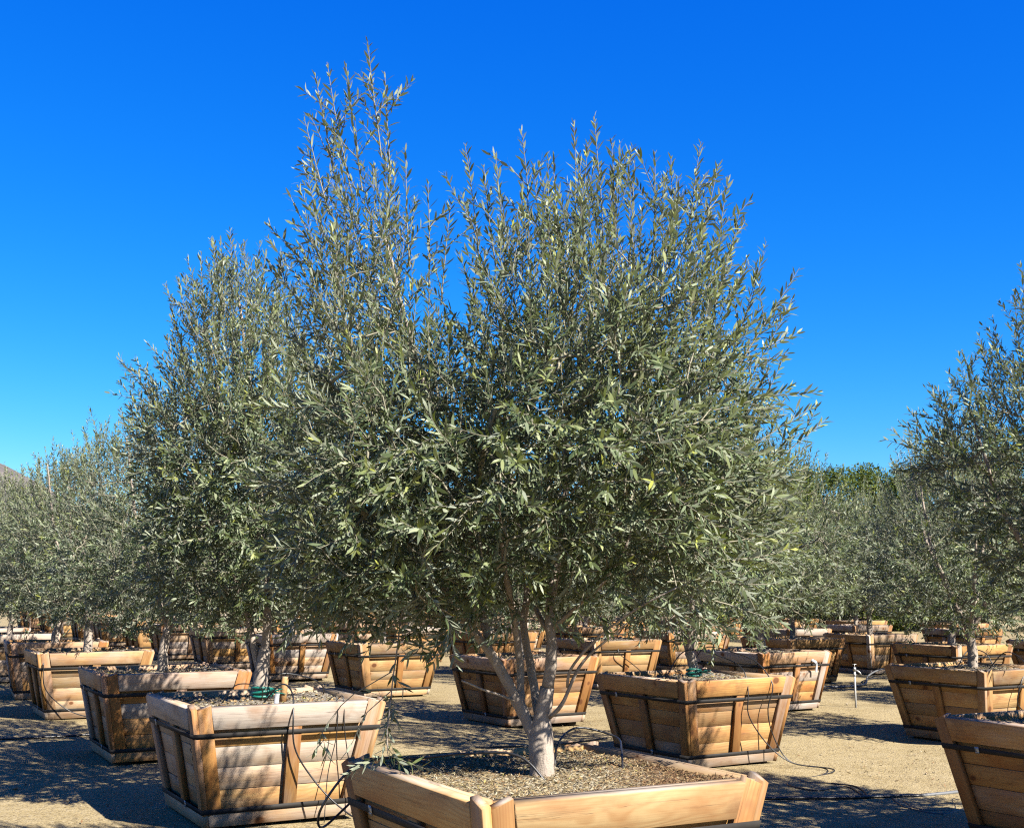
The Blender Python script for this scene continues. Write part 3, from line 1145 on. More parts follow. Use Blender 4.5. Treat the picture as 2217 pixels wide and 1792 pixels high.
# ---- the large olive tree in front
def tree_front():
    bx, by, _ = BOXES['N']
    c = Crown(21)
    zs = soil_z(bx, by)

    def W(zx, zy, dy=0.0):               # measured on an enlargement of the trunk
        return to_world(1000 + zx * 0.2834, 1300 + zy * 0.2834, by + dy)
    b = W(612, 1345)
    b[2] = zs - 0.02
    # trunk, swelling at the foot
    tr = [b, W(611, 1240), W(606, 1100), W(596, 1010), W(612, 900, -.01), W(632, 780, -.02), W(655, 660, -.03)]
    q = c.limb(tr, 0.05, 0.034, 0, True, 18, 0.008)
    c.limbs[-1][1][:] = np.interp(np.linspace(0, 1, len(q)), [0, .06, .16, .30, .45, .56, .70, .85, 1], [0.064, 0.055, 0.052, 0.053, 0.054, 0.048, 0.036, 0.034, 0.031])
    c.limb([W(655, 665, -.03), W(680, 560, -.04), W(690, 400, -.04), W(672, 220, -.03), W(665, 60, 0), W(700, -160, .05), W(760, -500, .10), W(790, -900, .12), W(800, -1300, .1)], 0.0275, 0.007, 0.7)
    c.limb([W(675, 235, -.03), W(620, 190, 0), W(560, 60, .08), W(520, -150, .2), W(520, -500, .35), W(560, -900, .42)], 0.013, 0.006, 1.0)
    c.limb([W(690, 215, -.03), W(760, 150, -.06), W(900, 20, -.12), W(1080, -120, -.2), W(1250, -380, -.28), W(1330, -700, -.3)], 0.0095, 0.004, 1.0)
    # left fork
    c.limb([W(590, 1130), W(535, 1000, .0), W(465, 830, .0), W(440, 790, .0), W(370, 650, -.03), W(290, 540, -.05), W(205, 400, -.06), W(120, 270, -.04), W(60, 170, .0), W(-120, -60, .03), W(-260, -330, .0)], 0.030, 0.007, 0.3)
    c.limb([W(215, 415, -.05), W(200, 300, 0), W(160, 120, .06), W(150, -60, .1), W(130, -300, .12), W(20, -760, .10), W(-130, -1150, .06), W(-280, -1600, .04), W(-430, -2150, .02), W(-580, -2750, 0)], 0.019, 0.006, 0.9)
    c.limb([W(445, 830, .02), W(446, 700, .05), W(450, 560, .06), W(432, 390, .05), W(400, 200, .02), W(375, 30, -.04), W(330, -200, -.14), W(300, -560, -.26), W(280, -900, -.3)], 0.0185, 0.006, 0.6)
    c.limb([W(600, 900, .03), W(555, 720, .08), W(520, 480, .10), W(480, 300, .10), W(470, 130, .12), W(500, -40, .14), W(480, -400, .2), W(380, -900, .25), W(330, -1500, .2), W(290, -2100, .12)], 0.020, 0.006, 0.6)
    # thin low branches
    c.limb([W(400, 760, -.03), W(300, 730, -.08), W(130, 665, -.14), W(0, 610, -.2)], 0.0065, 0.004, 0.8, False, 6)
    c.limb([W(130, 275, -.05), W(60, 230, -.1), W(-40, 130, -.2), W(-160, 60, -.32)], 0.008, 0.003, 1.1, True, 6)
    c.limb([W(670, 890, -.03), W(780, 815, -.10), W(800, 690, -.12), W(860, 580, -.14), W(950, 400, -.16), W(1100, 320, -.2), W(1260, 170, -.26)], 0.0095, 0.003, 0.6, True, 6)
    c.limb([W(806, 660, -.125), W(820, 500, -.17), W(1050, 270, -.28), W(1250, 120, -.38), W(1420, 10, -.46), W(1640, -100, -.5)], 0.0062, 0.0035, 1.0, True, 6)
    poly = outline([(640, 1250), (620, 1080), (640, 900), (690, 790), (665, 700), (660, 620), (695, 550), (725, 490), (752, 450), (785, 440), (805, 475), (830, 520), (850, 610), (880, 700),
                    (945, 790), (995, 690), (1035, 610), (1100, 560), (1190, 535), (1290, 530), (1380, 550), (1440, 580), (1470, 650), (1490, 730), (1530, 790),
                    (1550, 870), (1580, 930), (1585, 1010), (1560, 1080), (1530, 1150), (1430, 1210), (1320, 1230), (1200, 1250), (1010, 1290), (930, 1340), (800, 1300), (710, 1280)], by)
    pts = poly_points(c.r, poly, 2600, by, 0.95)
    # the low front of the crown is kept thin so the box below stays in the sun
    low = (pts[:, 2] < zs + 0.75) & (pts[:, 1] < by - 0.45)
    pts = pts[~(low & (c.r.random(len(pts)) < 0.35))]
    sunward = (pts[:, 0] - bx) * 0.75 - (pts[:, 1] - by) * 0.66
    pts = pts[~((pts[:, 2] - zs < 0.85 * (sunward + 0.35)) & (sunward > 0) & (c.r.random(len(pts)) < 0.85))]
    pts = spread(c.r, pts, 800)
    c.grow(pts, std_shoots((bx, by), zs + 0.6, zs + 2.9, 0.16, 0.34, 3, ll=0.0475, lw=0.0092, young=0.40, extra=0.95, spacing=0.0185), 0.22)
    # leaders: long upright shoots that make the ragged top
    for u0, v0, u1, v1, dy, sd in [(800, 330, 776, 82, 0, 5), (760, 400, 726, 132, -.08, 3), (740, 420, 688, 130, .06, 4), (712, 420, 660, 152, .02, 4), (690, 450, 640, 250, -.1, 4), (820, 400, 815, 150, .1, 4),
                                   (680, 560, 604, 398, -.05, 3), (690, 600, 560, 468, .03, 2), (650, 660, 560, 540, .1, 3), (860, 560, 842, 310, 0, 3), (900, 600, 902, 385, .05, 4), (925, 640, 945, 425, -.06, 2),
                                   (1010, 620, 990, 305, 0, 4), (1040, 560, 1012, 350, .1, 3), (1060, 560, 1050, 325, -.08, 4), (1110, 560, 1107, 268, 0, 5), (1140, 560, 1125, 340, .12, 3), (1180, 560, 1160, 320, -.1, 4),
                                   (1205, 560, 1203, 258, 0, 4), (1225, 520, 1232, 300, .1, 3), (1265, 520, 1260, 235, -.03, 4), (1290, 520, 1293, 290, .06, 4), (1320, 560, 1335, 340, -.1, 3), (1370, 560, 1378, 312, 0, 5),
                                   (1405, 560, 1412, 330, .1, 4), (1440, 520, 1466, 296, 0, 5), (1460, 560, 1502, 342, -.1, 4), (1490, 640, 1532, 362, .02, 3), (1500, 640, 1560, 440, -.1, 2), (1480, 780, 1578, 535, 0, 2),
                                   (1500, 830, 1632, 520, .05, 3), (1530, 800, 1674, 560, -.05, 4), (1540, 860, 1660, 620, .1, 2), (1560, 930, 1640, 740, 0, 3), (1570, 940, 1702, 845, -.1, 3), (1580, 1000, 1740, 878, 0, 2),
                                   (1570, 1050, 1690, 930, .15, 2), (640, 760, 600, 640, .0, 2), (1240, 900, 1245, 560, -.5, 3), (1080, 980, 1040, 680, -.55, 3), (1180, 1000, 1190, 640, -.6, 3), (900, 900, 905, 600, -.5, 3),
                                   (960, 980, 980, 760, -.6, 2), (1390, 980, 1420, 640, -.5, 3), (820, 980, 800, 700, -.5, 3), (1310, 1040, 1330, 760, -.62, 3)]:
        a = to_world(u0 * S, v0 * S, by + dy)
        t = to_world(u1 * S, v1 * S, by + dy)
        L = np.linalg.norm(t - a)
        c.shoot(a, (t - a) + np.array([0, 0, -0.02]), L, up=0.004, spacing=0.021, ll=0.049, lw=0.0098, young=0.45, r0=0.0040, side=sd, jit=0.016)
    # outward sprays low on both sides
    for u0, v0, u1, v1, dy in [(1300, 1240, 1480, 1330, -.4), (1400, 1220, 1640, 1210, -.4), (1480, 1180, 1680, 1160, -.35), (1500, 1260, 1650, 1300, -.25), (1380, 1260, 1560, 1320, -.2), (960, 1290, 900, 1390, -.35), (980, 1270, 930, 1360, -.3), (940, 1300, 960, 1400, -.4),
                               (1200, 1230, 1290, 1330, -.3), (1290, 1215, 1400, 1318, -.35), (1330, 1200, 1330, 1310, -.15), (1420, 1210, 1500, 1345, -.3), (1180, 1250, 1220, 1345, .2), (1400, 1230, 1440, 1340, .25), (1060, 1270, 1030, 1350, -.25), (870, 1300, 890, 1400, .15), (820, 1290, 760, 1385, -.1), (1520, 1180, 1600, 1280, .1), (900, 1290, 820, 1360, -.2), (760, 1270, 700, 1330, 0), (1440, 1150, 1690, 1090, -.3), (700, 1230, 640, 1290, -.1)]:
        a = to_world(u0 * S, v0 * S, by + dy)
        t = to_world(u1 * S, v1 * S, by + dy)
        c.shoot(a, t - a, np.linalg.norm(t - a), up=0.0, spacing=0.026, ll=0.056, lw=0.0115, young=0.3, r0=0.0036, side=2, jit=0.06)
    for a, t in ((W(1640, -100, -.5), W(1880, -190, -.5)), (W(1500, -30, -.48), W(1700, 60, -.55)), (W(1330, 70, -.42), W(1480, -80, -.42)), (W(1260, 170, -.26), W(1470, 80, -.3)), (W(1330, -700, -.3), W(1450, -900, -.3))):
        c.shoot(a, t - a, np.linalg.norm(t - a), up=0.02, spacing=0.022, ll=0.052, lw=0.0105, young=0.4, r0=0.003, side=2, jit=0.05)
    # the drooping branch over the left corner of the box
    def Z(zx, zy, dy=0.0):
        return to_world(540 + zx * 0.2834, 1300 + zy * 0.2834, by - 0.22 + dy)
    main = np.array([Z(1180, -40, .1), Z(1150, 200, .05), Z(1120, 420), Z(1095, 620), Z(1080, 780, -.02), Z(1060, 920, -.04), Z(1035, 1060, -.06), Z(1060, 1180, -.07)])
    c.limb(main, 0.0042, 0.002, 1.5, False, 5, 0.004)
    n_before = sum(len(x) for x in c.leaf['P'])
    for p0, p1, sp in [((1120, 420), (1095, 640), .05), ((1085, 700), (1090, 900), .016), ((1080, 780), (1150, 960), .02), ((1080, 800), (1040, 1010), .017), ((1050, 960), (1110, 1180), .017), ((1040, 1060), (1000, 1230), .016),
                       ((1060, 1130), (1190, 1290), .016), ((1000, 1180), (800, 1270), .017), ((1010, 1190), (760, 1320), .02), ((1080, 760), (900, 690), .03), ((890, 850), (820, 1000), .03), ((700, 800), (560, 1020), .05),
                       ((560, 990), (500, 1180), .02), ((555, 1000), (590, 1190), .02), ((1060, 1180), (1380, 1290), .022), ((840, 960), (760, 1140), .035), ((1090, 560), (1200, 700), .03)]:
        a, t = Z(*p0), Z(*p1)
        c.shoot(a, t - a, np.linalg.norm(t - a), up=-0.01, spacing=sp, ll=0.05, lw=0.0105, young=0.15, r0=0.0018, side=0, jit=0.05, drop=0.05)
    for pts_ in ([(1090, 540), (800, 710), (700, 800), (600, 930), (540, 1040)], [(1080, 690), (900, 850), (840, 980), (760, 1130), (690, 1220)]):
        c.twig.tube(np.array([Z(*p) for p in pts_]), np.linspace(0.0022, 0.0012, len(pts_)), 4, False)
    root = empty('olive_tree', (bx, by, zs))
    tag(root, 'tall multi-stemmed olive tree standing in the fresh sunlit timber box in front', 'tree', 'olive trees growing in timber boxes')

    def pick(lf):
        i = np.arange(len(lf['P']))
        droop = i[n_before:]
        score = lf['P'][:, 1] + 0.15 * np.abs(lf['P'][:, 2] - 1.9) + 0.2 * np.abs(lf['P'][:, 0])
        score[n_before:] = 1e9
        rest = np.argsort(score)[:max(0, 298 - len(droop))]
        return np.concatenate([droop[:298], rest])
    # leaves as seen near the lens: objects of their own
    loc = np.array([bx, by, zs])
    for q in range(len(c.limbs)):
        c.limbs[q] = (c.limbs[q][0] - loc, c.limbs[q][1], c.limbs[q][2])
    c.twig.v = [v - loc.astype(np.float32) for v in c.twig.v]
    c.leaf['P'] = [p - loc for p in c.leaf['P']]
    finish_tree(c, root, split_limbs=True, pick=pick)
    variants = []
    for q in range(6):
        r = rng(400 + q)
        me = leaf_mesh('leaf', np.zeros((1, 3)), np.array([[1.0, 0, 0]]), np.array([[0, 0, 1.0]]), np.array([1.0]), np.array([0.21]), np.array([r.normal(.06, .07)]), np.array([0.2 + 0.13 * q]), np.array([0.06 * q]))
        me.materials.append(M_LEAF)
        variants.append(me)
    pk = c.picked
    for i in range(len(pk['P'])):
        D, N = pk['D'][i], pk['N'][i]
        Sd = np.cross(N, D)
        L = pk['L'][i]
        M = Matrix(((D[0] * L, Sd[0] * L, N[0] * L, pk['P'][i][0]), (D[1] * L, Sd[1] * L, N[1] * L, pk['P'][i][1]), (D[2] * L, Sd[2] * L, N[2] * L, pk['P'][i][2]), (0, 0, 0, 1)))
        o = bpy.data.objects.new('leaf', variants[i % 6])
        col.objects.link(o)
        own(root, o)
        o.matrix_local = M
    return root


def shaped_tree(seed, base, poly, y0, hd, n, zlo, zhi, stems, leaders, lmin, lmax, count, **kw):
    c = Crown(seed)
    for st in stems:
        c.limb(*st)
    pts = spread(c.r, poly_points(c.r, poly, n * 4, y0, hd), n)
    c.grow(pts, std_shoots((base[0], base[1]), zlo, zhi, lmin, lmax, count, **kw), 0.22)
    for a, t, sd in leaders:
        a, t = np.array(a), np.array(t)
        c.shoot(a, t - a, np.linalg.norm(t - a), up=0.004, young=0.4, r0=0.004, side=sd, jit=0.02, **kw)
    loc = np.array(base)
    c.limbs = [(Q - loc, rd, k) for Q, rd, k in c.limbs]
    c.twig.v = [v - loc.astype(np.float32) for v in c.twig.v]
    c.leaf['P'] = [p - loc for p in c.leaf['P']]
    return c


def generic_tree(seed, height, radius, npts, ll, lw, count=3, lean=0.0):
    """round-headed young olive; origin at the soil"""
    c = Crown(seed)
    r = c.r
    fork = r.uniform(0.25, 0.5)
    c.limb([(0, 0, -0.02), (r.normal(0, .015), r.normal(0, .015), fork * .5), (r.normal(0, .03), r.normal(0, .03), fork)], 0.058, 0.045, 0, True, 8)
    top = c.pos[-1]
    ns = int(r.integers(3, 6))
    for i in range(ns):
        a = i * 6.28 / ns + r.normal(0, .3)
        d = np.array([math.cos(a), math.sin(a)])
        sp = r.uniform(0.25, 0.6) * radius
        hh = height * r.uniform(0.62, 0.86)
        c.limb([top + np.array([0, 0, -.03]), (top[0] + d[0] * sp * .35, top[1] + d[1] * sp * .35, fork + (hh - fork) * .22), (top[0] + d[0] * sp * .75, top[1] + d[1] * sp * .75, fork + (hh - fork) * .55), (d[0] * sp * .95, d[1] * sp * .95, hh)], 0.03, 0.007, fork, True, 6)
    P = []
    ph = r.uniform(0, 6.28, 5)
    while len(P) < npts * 5:
        h = r.random()
        a = r.uniform(0, 6.28)
        prof = (1 - h ** 2.2) ** 0.75 * (0.72 + 0.28 * min(1, h / 0.22))
        lob = 1 + 0.16 * math.sin(2 * a + ph[0]) + 0.12 * math.sin(3 * a + ph[1] + 4 * h) + 0.10 * math.sin(5 * a + ph[2] - 7 * h)
        R = radius * prof * lob * r.random() ** 0.42
        z0 = 0.50 + 0.10 * math.sin(3 * a + ph[3])
        P.append((R * math.cos(a) + lean * h, R * math.sin(a), z0 + h * (height - z0 - 0.15)))
    pts = spread(r, P, npts)
    c.grow(pts, std_shoots((0, 0), 0.5, height, 0.18, 0.36, count, spacing=0.025, ll=ll, lw=lw, young=0.32), 0.22)
    for i in range(16):
        a = r.uniform(0, 6.28)
        q = radius * 0.55 * r.random() ** 0.5
        p = np.array([q * math.cos(a), q * math.sin(a), height - 0.5 - 0.6 * (q / radius)])
        c.shoot(p, (math.cos(a) * .22, math.sin(a) * .22, 1), r.uniform(0.4, 0.75), up=0.02, spacing=0.028, ll=ll, lw=lw, young=0.45, r0=0.004, side=3, jit=0.05)
    return c


def tree_left():
    bx, by, _ = BOXES['A']
    zs = soil_z(bx, by)

    def W(u, v, dy=0.0):
        return to_world(u * S, v * S, by + dy)
    b = W(545, 1470)
    b[2] = zs - 0.02
    poly = outline([(350, 1270), (335, 1120), (315, 980), (335, 890), (350, 830), (395, 790), (410, 710), (440, 650), (485, 610), (555, 615), (610, 690), (650, 760), (720, 900), (760, 1050), (770, 1220), (620, 1300), (440, 1300)], by)
    stems = [([b, W(545, 1440), W(548, 1400), W(556, 1360)], 0.057, 0.040, 0, True, 10),
             ([W(556, 1365), W(562, 1300), W(558, 1230), W(548, 1120), W(545, 950, .05), W(520, 780, .05), W(500, 620, 0)], 0.031, 0.008, .4, True, 8),
             ([W(545, 1410), W(535, 1380, .02), W(530, 1330, .05), W(500, 1230, .1), W(440, 1100, .15), W(390, 980, .1), W(350, 900, 0)], 0.026, 0.007, .3, True, 8),
             ([W(560, 1290), W(590, 1180, -.1), W(640, 1040, -.2), W(660, 900, -.2)], 0.02, 0.006, .7, True, 7),
             ([W(552, 1180), W(530, 1050, -.2), W(470, 900, -.35), W(450, 760, -.3)], 0.018, 0.006, .9, True, 7)]
    lead = []
    for u0, v0, u1, v1, sd in [(490, 640, 479, 480, 3), (470, 640, 444, 500, 3), (430, 700, 412, 530, 3), (520, 640, 512, 500, 3), (545, 640, 556, 520, 3), (570, 680, 585, 530, 2), (410, 720, 374, 580, 3), (400, 800, 360, 640, 3),
                               (390, 800, 300, 722, 3), (340, 860, 252, 745, 4), (340, 900, 248, 800, 3), (600, 720, 615, 600, 3), (460, 620, 430, 545, 2), (330, 920, 262, 850, 3)]:
        lead.append((W(u0, v0), W(u1, v1), sd))
    c = shaped_tree(33, (bx, by, zs), poly, by, 1.0, 760, zs + .5, zs + 3.2, stems, lead, 0.16, 0.32, 3, spacing=0.022, ll=0.053, lw=0.0110)
    root = empty('olive_tree', (bx, by, zs))
    tag(root, 'narrow pointed olive tree left of the tallest one, green tape round its trunk', 'tree', 'olive trees growing in timber boxes')
    return finish_tree(c, root)


def tree_right():
    bx, by, _ = BOXES['I']
    zs = soil_z(bx, by)

    def W(u, v, dy=0.0):
        return to_world(u * S, v * S, by + dy)
    poly = outline([(1990, 1010), (1950, 950), (2000, 920), (2010, 880), (2060, 830), (2100, 800), (2140, 740), (2200, 640), (2290, 560), (2420, 540), (2580, 640), (2680, 800), (2700, 1000), (2660, 1290), (2320, 1330), (2160, 1240), (2060, 1110)], by)
    stems = [([(bx, by, zs - .02), (bx + .01, by, zs + .25), (bx - .02, by, zs + .5)], 0.06, 0.045, 0, True, 10)]
    t = np.array((bx - .02, by, zs + .5))
    for dx, dy, h in [(-.55, .1, 1.5), (-.25, -.3, 1.9), (.1, .2, 2.2), (.5, -.2, 1.8), (.2, .5, 1.5)]:
        stems.append(([t, t + np.array((dx * .3, dy * .3, h * .2)), t + np.array((dx * .8, dy * .8, h * .55)), t + np.array((dx, dy, h * .9))], 0.03, 0.007, .5, True, 7))
    lead = []
    for u0, v0, u1, v1, sd in [(2060, 880, 2022, 730, 3), (2090, 850, 2058, 700, 3), (2150, 800, 2118, 610, 3), (2160, 740, 2142, 575, 3), (2200, 680, 2185, 500, 3), (2020, 960, 1958, 815, 3), (1990, 980, 1900, 862, 3), (1980, 1000, 1868, 900, 3), (2010, 940, 1990, 800, 2), (2280, 620, 2280, 420, 3), (2240, 640, 2230, 450, 3)]:
        lead.append((W(u0, v0, -.05), W(u1, v1, -.05), sd))
    c = shaped_tree(44, (bx, by, zs), poly, by, 1.0, 760, zs + .6, zs + 3.0, stems, lead, 0.16, 0.32, 3, spacing=0.022, ll=0.053, lw=0.0108)
    root = empty('olive_tree', (bx, by, zs))
    tag(root, 'large olive tree cut off by the right edge, above the pencilled cross box', 'tree', 'olive trees growing in timber boxes')
    return finish_tree(c, root)


tree_front()
tree_left()
tree_right()

# ---- boxes: the near ones built one by one, the rest copied
LAB_BOX = {
    'N': 'fresh honey coloured timber tree box in front, fully sunlit, holding the tallest olive tree',
    'A': 'weathered grey-white railed timber box just left of the front box, dappled with leaf shade',
    'B': 'timber tree box second behind the front one on the left, top rail bleached',
    'C': 'timber tree box third behind the front one on the left, black tube on its side',
    'D': 'timber tree box at the far left edge, fourth behind the front one',
    'E': 'large timber tree box behind the front one, two black tubes over its rail',
    'F': 'timber tree box seen directly behind the trunks of the front olive tree',
    'G': 'orange lit timber tree box behind the drooping leafy branch',
    'H': 'timber tree box on the right with knotty shaded boards, beside the white standpipe',
    'I': 'timber tree box cut off by the right edge with a cross pencilled on its rail',
    'J': 'timber tree box with white tape hanging from its strap, just behind the two tube box',
    'K': 'bright orange sided timber tree box further back, just right of the front trunk',
    'O': 'timber tree box half hidden behind the knotty box on the right',
    'M': 'dark sided timber tree box behind the white standpipe',
}
GB = 'timber tree boxes set out in rows'
GT = 'olive trees growing in timber boxes'
soil_me, soil_Z, soil_w = soil_mesh(8, 16, 0.02)
soil_me.materials.append(M_SOIL)
lit_me = chips_mesh(9, 1700, soil_Z, soil_w, 0.008, 0.032, False)
lit_me.materials.append(M_LITTER)


def fill(root, sm=None, lm=None):
    own(root, link('soil', sm or soil_me))
    o = own(root, link('leaf_litter', lm or lit_me))
    o['kind'] = 'stuff'


protos = []
for q, (fr, rf) in enumerate([(0.18, 0.42), (0.30, 0.62), (0.10, 0.22)]):
    protos.append(None)
PROTO_ARGS = [(101, 0.30, 0.55), (102, 0.46, 0.80), (103, 0.20, 0.40)]


def place_box(key, x, y, rz, label, kind):
    if protos[kind] is None:
        b = make_box(*PROTO_ARGS[kind])
        fill(b)
        protos[kind] = b
    else:
        b = copy_tree(protos[kind])
        r = rng(int(abs(x * 131 + y * 17)) + 5)
        wo = r.normal(0, .10)
        wh = r.uniform(0.86, 1.0)
        for ch in KIDS[b.name]:
            if ch.name.startswith(('plank', 'rail', 'cleat', 'skirt')):
                k = r.uniform(0.88, 1.12)
                cc = ch.color
                ch.color = (cc[0] * k, cc[1] * k * wh, cc[2] * k * wh * wh, float(np.clip(cc[3] + wo + r.normal(0, .20), 0, 1)))
    b.location = (x, y, float(ground_h(x, y)))
    b.rotation_euler = (0, 0, rz)
    tag(b, label, 'tree box', GB)
    return b


boxes = {}
bN = make_box(61, 0.02, 0.03)
sN, ZN, wN = soil_mesh(12, 70, 0.020, 0.742)
sN.materials.append(M_SOIL_N)
lN = chips_mesh(13, 16000, ZN, wN, 0.004, 0.021, True, 1)
lN.materials.append(M_LITTER)
fill(bN, sN, lN)
x, y, rz = BOXES['N']
bN.location = (x, y, float(ground_h(x, y)))
bN.rotation_euler = (R_(0.1), R_(0.5), rz)
tag(bN, LAB_BOX['N'], 'tree box', GB)
boxes['N'] = bN
KIND = dict(A=1, B=1, C=0, D=1, E=0, F=0, G=2, H=2, I=0, J=1, K=2, O=0, M=2)
for key, kd in KIND.items():
    x, y, rz = BOXES[key]
    boxes[key] = place_box(key, x, y, rz, LAB_BOX[key], kd)

# ---- further boxes of the same rows
FAR = []
ux, uy = math.cos(ROT), math.sin(ROT)
ROWN = ['leftmost', 'second', 'third', 'fourth', 'fifth', 'sixth', 'seventh', 'eighth', 'ninth']
ORD = ['first', 'second', 'third', 'fourth', 'fifth', 'sixth', 'seventh', 'eighth', 'ninth', 'tenth', 'eleventh', 'twelfth', 'thirteenth', 'fourteenth']
known = [(BOXES[k][0], BOXES[k][1]) for k in BOXES]
rf = rng(77)
rows = [(2.5, 21.2, 5), (6.8, 20.0, 4), (10.7, 20.0, 3), (14.9, 9.6, 0), (18.9, 10.2, 0), (23.0, 12.6, 0), (27.1, 15.8, 0)]
for ri, (pp, q0, k0) in enumerate(rows):
    q = q0
    k = k0
    while True:
        x = ux * pp - uy * q
        y = uy * pp + ux * q
        if y > 50:
            break
        jx, jy = rf.normal(0, .10, 2)
        x, y = x + jx, y + jy
        if abs(x) < 0.47 * y + 0.9 and all(math.hypot(x - a, y - b) > 1.9 for a, b in known):
            FAR.append((x, y, ROT + rf.normal(0, R_(2.2)), ri, k))
        k += 1
        q += 3.45 + rf.normal(0, .12)
for x, y, rz, ri, k in FAR:
    rown = 'leftmost' if ri == 0 else ROWN[ri]
    lab = f'small distant timber tree box, number {ORD[k]} from the front in the {rown} row' + ('' if ri == 0 else ' from the left')
    place_box('far', x, y, rz, lab.replace('number ', ''), int(rf.integers(0, 3)))

# ---- the other olive trees: four forms, copied
gen = []
for sd, h, rad, npt in [(51, 3.05, 1.25, 470), (52, 2.75, 1.22, 450), (53, 3.35, 1.18, 470), (54, 2.6, 1.10, 420)]:
    gen.append((generic_tree(sd, h, rad, npt, 0.056, 0.0122), h))
gproto = [None] * 4


def place_tree(x, y, form, rz, sc, label):
    if gproto[form] is None:
        root = empty('olive_tree', (0, 0, 0))
        finish_tree(gen[form][0], root)
        gproto[form] = root
        t = root
    else:
        t = copy_tree(gproto[form])
    t.location = (x, y, soil_z(x, y))
    t.rotation_euler = (0, 0, rz)
    t.scale = (sc, sc, sc)
    tag(t, label, 'tree', GT)
    return t


LAB_TREE = {
    'B': ('grey-green olive tree standing in the second box behind the front one on the left', 0, 0.4, 0.86),
    'C': ('low broad olive tree in the third box behind the front one on the left', 1, 2.2, 0.95),
    'D': ('olive tree whose forked dark trunk stands in the box at the far left edge', 3, 1.0, 1.0),
    'E': ('olive tree with forked grey trunk and green tie, behind the front tree', 2, 5.2, 0.95),
    'F': ('olive tree hidden behind the front trunks, in the box right behind them', 0, 3.3, 0.92),
    'G': ('olive tree in the orange lit box behind the drooping branch', 1, 4.0, 1.0),
    'H': ('olive tree with a pale slender trunk in the knotty box on the right', 1, 0.9, 0.98),
    'J': ('olive tree in the box with hanging white tape, right of centre', 3, 2.9, 1.14),
    'K': ('olive tree in the bright orange sided box behind the centre', 0, 1.7, 0.9),
    'O': ('olive tree half hidden behind the pale trunked tree on the right', 3, 5.5, 1.14),
    'M': ('olive tree with a white barked trunk behind the white standpipe', 1, 3.0, 1.06),
}
for key, (lab, form, rz, sc) in LAB_TREE.items():
    x, y, _ = BOXES[key]
    place_tree(x, y, form, rz, sc, lab)
for x, y, rz, ri, k in FAR:
    rown = 'leftmost' if ri == 0 else ROWN[ri]
    lab = f'small distant olive tree in the {ORD[k]} box of the {rown} row' + ('' if ri == 0 else ' from the left')
    place_tree(x, y, int(rf.integers(0, 4)), rf.uniform(0, 6.28), rf.uniform(0.84, 1.06), lab)


# ---- dark broadleaf trees beyond the nursery
M_BROAD = leaf_material('broadleaf', (0.030, 0.058, 0.012), (0.085, 0.130, 0.025), (0.17, 0.215, 0.042), (0.30, 0.32, 0.055), (0.10, 0.14, 0.04), tmix=0.15, rough=0.6, spec=0.12)
M_DBARK = bark_material('dark_bark', (0.10, 0.08, 0.06), (0.17, 0.14, 0.11), (0.07, 0.055, 0.04))


def broad_tree(seed, h, rad):
    r = rng(seed)
    root = empty('broadleaf_tree', (0, 0, 0))
    mb = MB()
    mb.tube([(0, 0, -.1), (.05, 0, h * .25), (-.1, .1, h * .5), (0, 0, h * .8)], [.22, .18, .12, .04], 8)
    cl = []
    for i in range(58):
        a = r.uniform(0, 6.28)
        z = r.uniform(0.05, 1.0)
        R = rad * (1 - max(0, (z - .45) / .58) ** 2) ** 0.5 * r.uniform(.45, 1.0)
        p = np.array((R * math.cos(a), R * math.sin(a), z * h * 0.92))
        cl.append(p)
        mb.tube([(0, 0, max(.4, p[2] * .55)), p * np.array((.5, .5, 1)) * np.array((1, 1, .85)), p], [.06, .04, .015], 4, False)
    P, D, N = [], [], []
    for p in cl:
        n = 620
        s = r.uniform(.55, 1.0)
        q = r.normal(0, 1, (n, 3))
        q = q / np.linalg.norm(q, axis=1, keepdims=True) * (r.random((n, 1)) ** .4) * s * np.array((1, 1, .75))
        P.append(p + q)
        d = nrm(q + r.normal(0, .5, (n, 3)) * s)
        D.append(d)
        nn = nrm(np.array((0, 0, 1.0)) + nrm(q) * .6 + r.normal(0, .35, (n, 3)))
        N.append(nrm(nn - d * (nn * d).sum(1, keepdims=True)))
    P, D, N = np.concatenate(P), np.concatenate(D), np.concatenate(N)
    n = len(P)
    L = r.uniform(.09, .16, n)
    me = leaf_mesh('foliage', P, D, N, L, L * .45, r.normal(.1, .1, n), np.clip(r.normal(.45, .25, n), 0, 1), np.clip(r.normal(0, .3, n), 0, 1))
    own(root, link('trunk', mb.mesh('trunk'), M_DBARK))
    fo = own(root, link('foliage', me, M_BROAD))
    fo['kind'] = 'stuff'
    return root


bp = [broad_tree(91, 7.4, 3.0), broad_tree(92, 6.6, 2.8)]
BL = [(13.9, 52.0, 0, 0.2, 1.0, 'dark green broadleaf tree on the skyline just left of the right edge olive crown'),
      (17.0, 53.5, 1, 1.4, 1.16, 'dark green broadleaf tree on the skyline half behind the right edge olive crown'),
      (20.9, 53.0, 0, 3.1, 1.08, 'dark green broadleaf tree hidden behind the right edge olive crown'),
      (10.9, 53.5, 1, 4.4, 1.04, 'dark green broadleaf tree low on the skyline right of the tallest olive tree'),
      (7.4, 54.0, 0, 5.2, 0.92, 'dark broadleaf tree glimpsed through the right side of the tallest olive crown'),
      ]
seen = set()
for x, y, f, rz, sc, lab in BL:
    t = bp[f] if f not in seen else copy_tree(bp[f])
    seen.add(f)
    t.location = (x, y, float(ground_h(x, y)))
    t.rotation_euler = (0, 0, rz)
    t.scale = (sc,) * 3
    tag(t, lab, 'tree', 'broadleaf trees beyond the nursery')


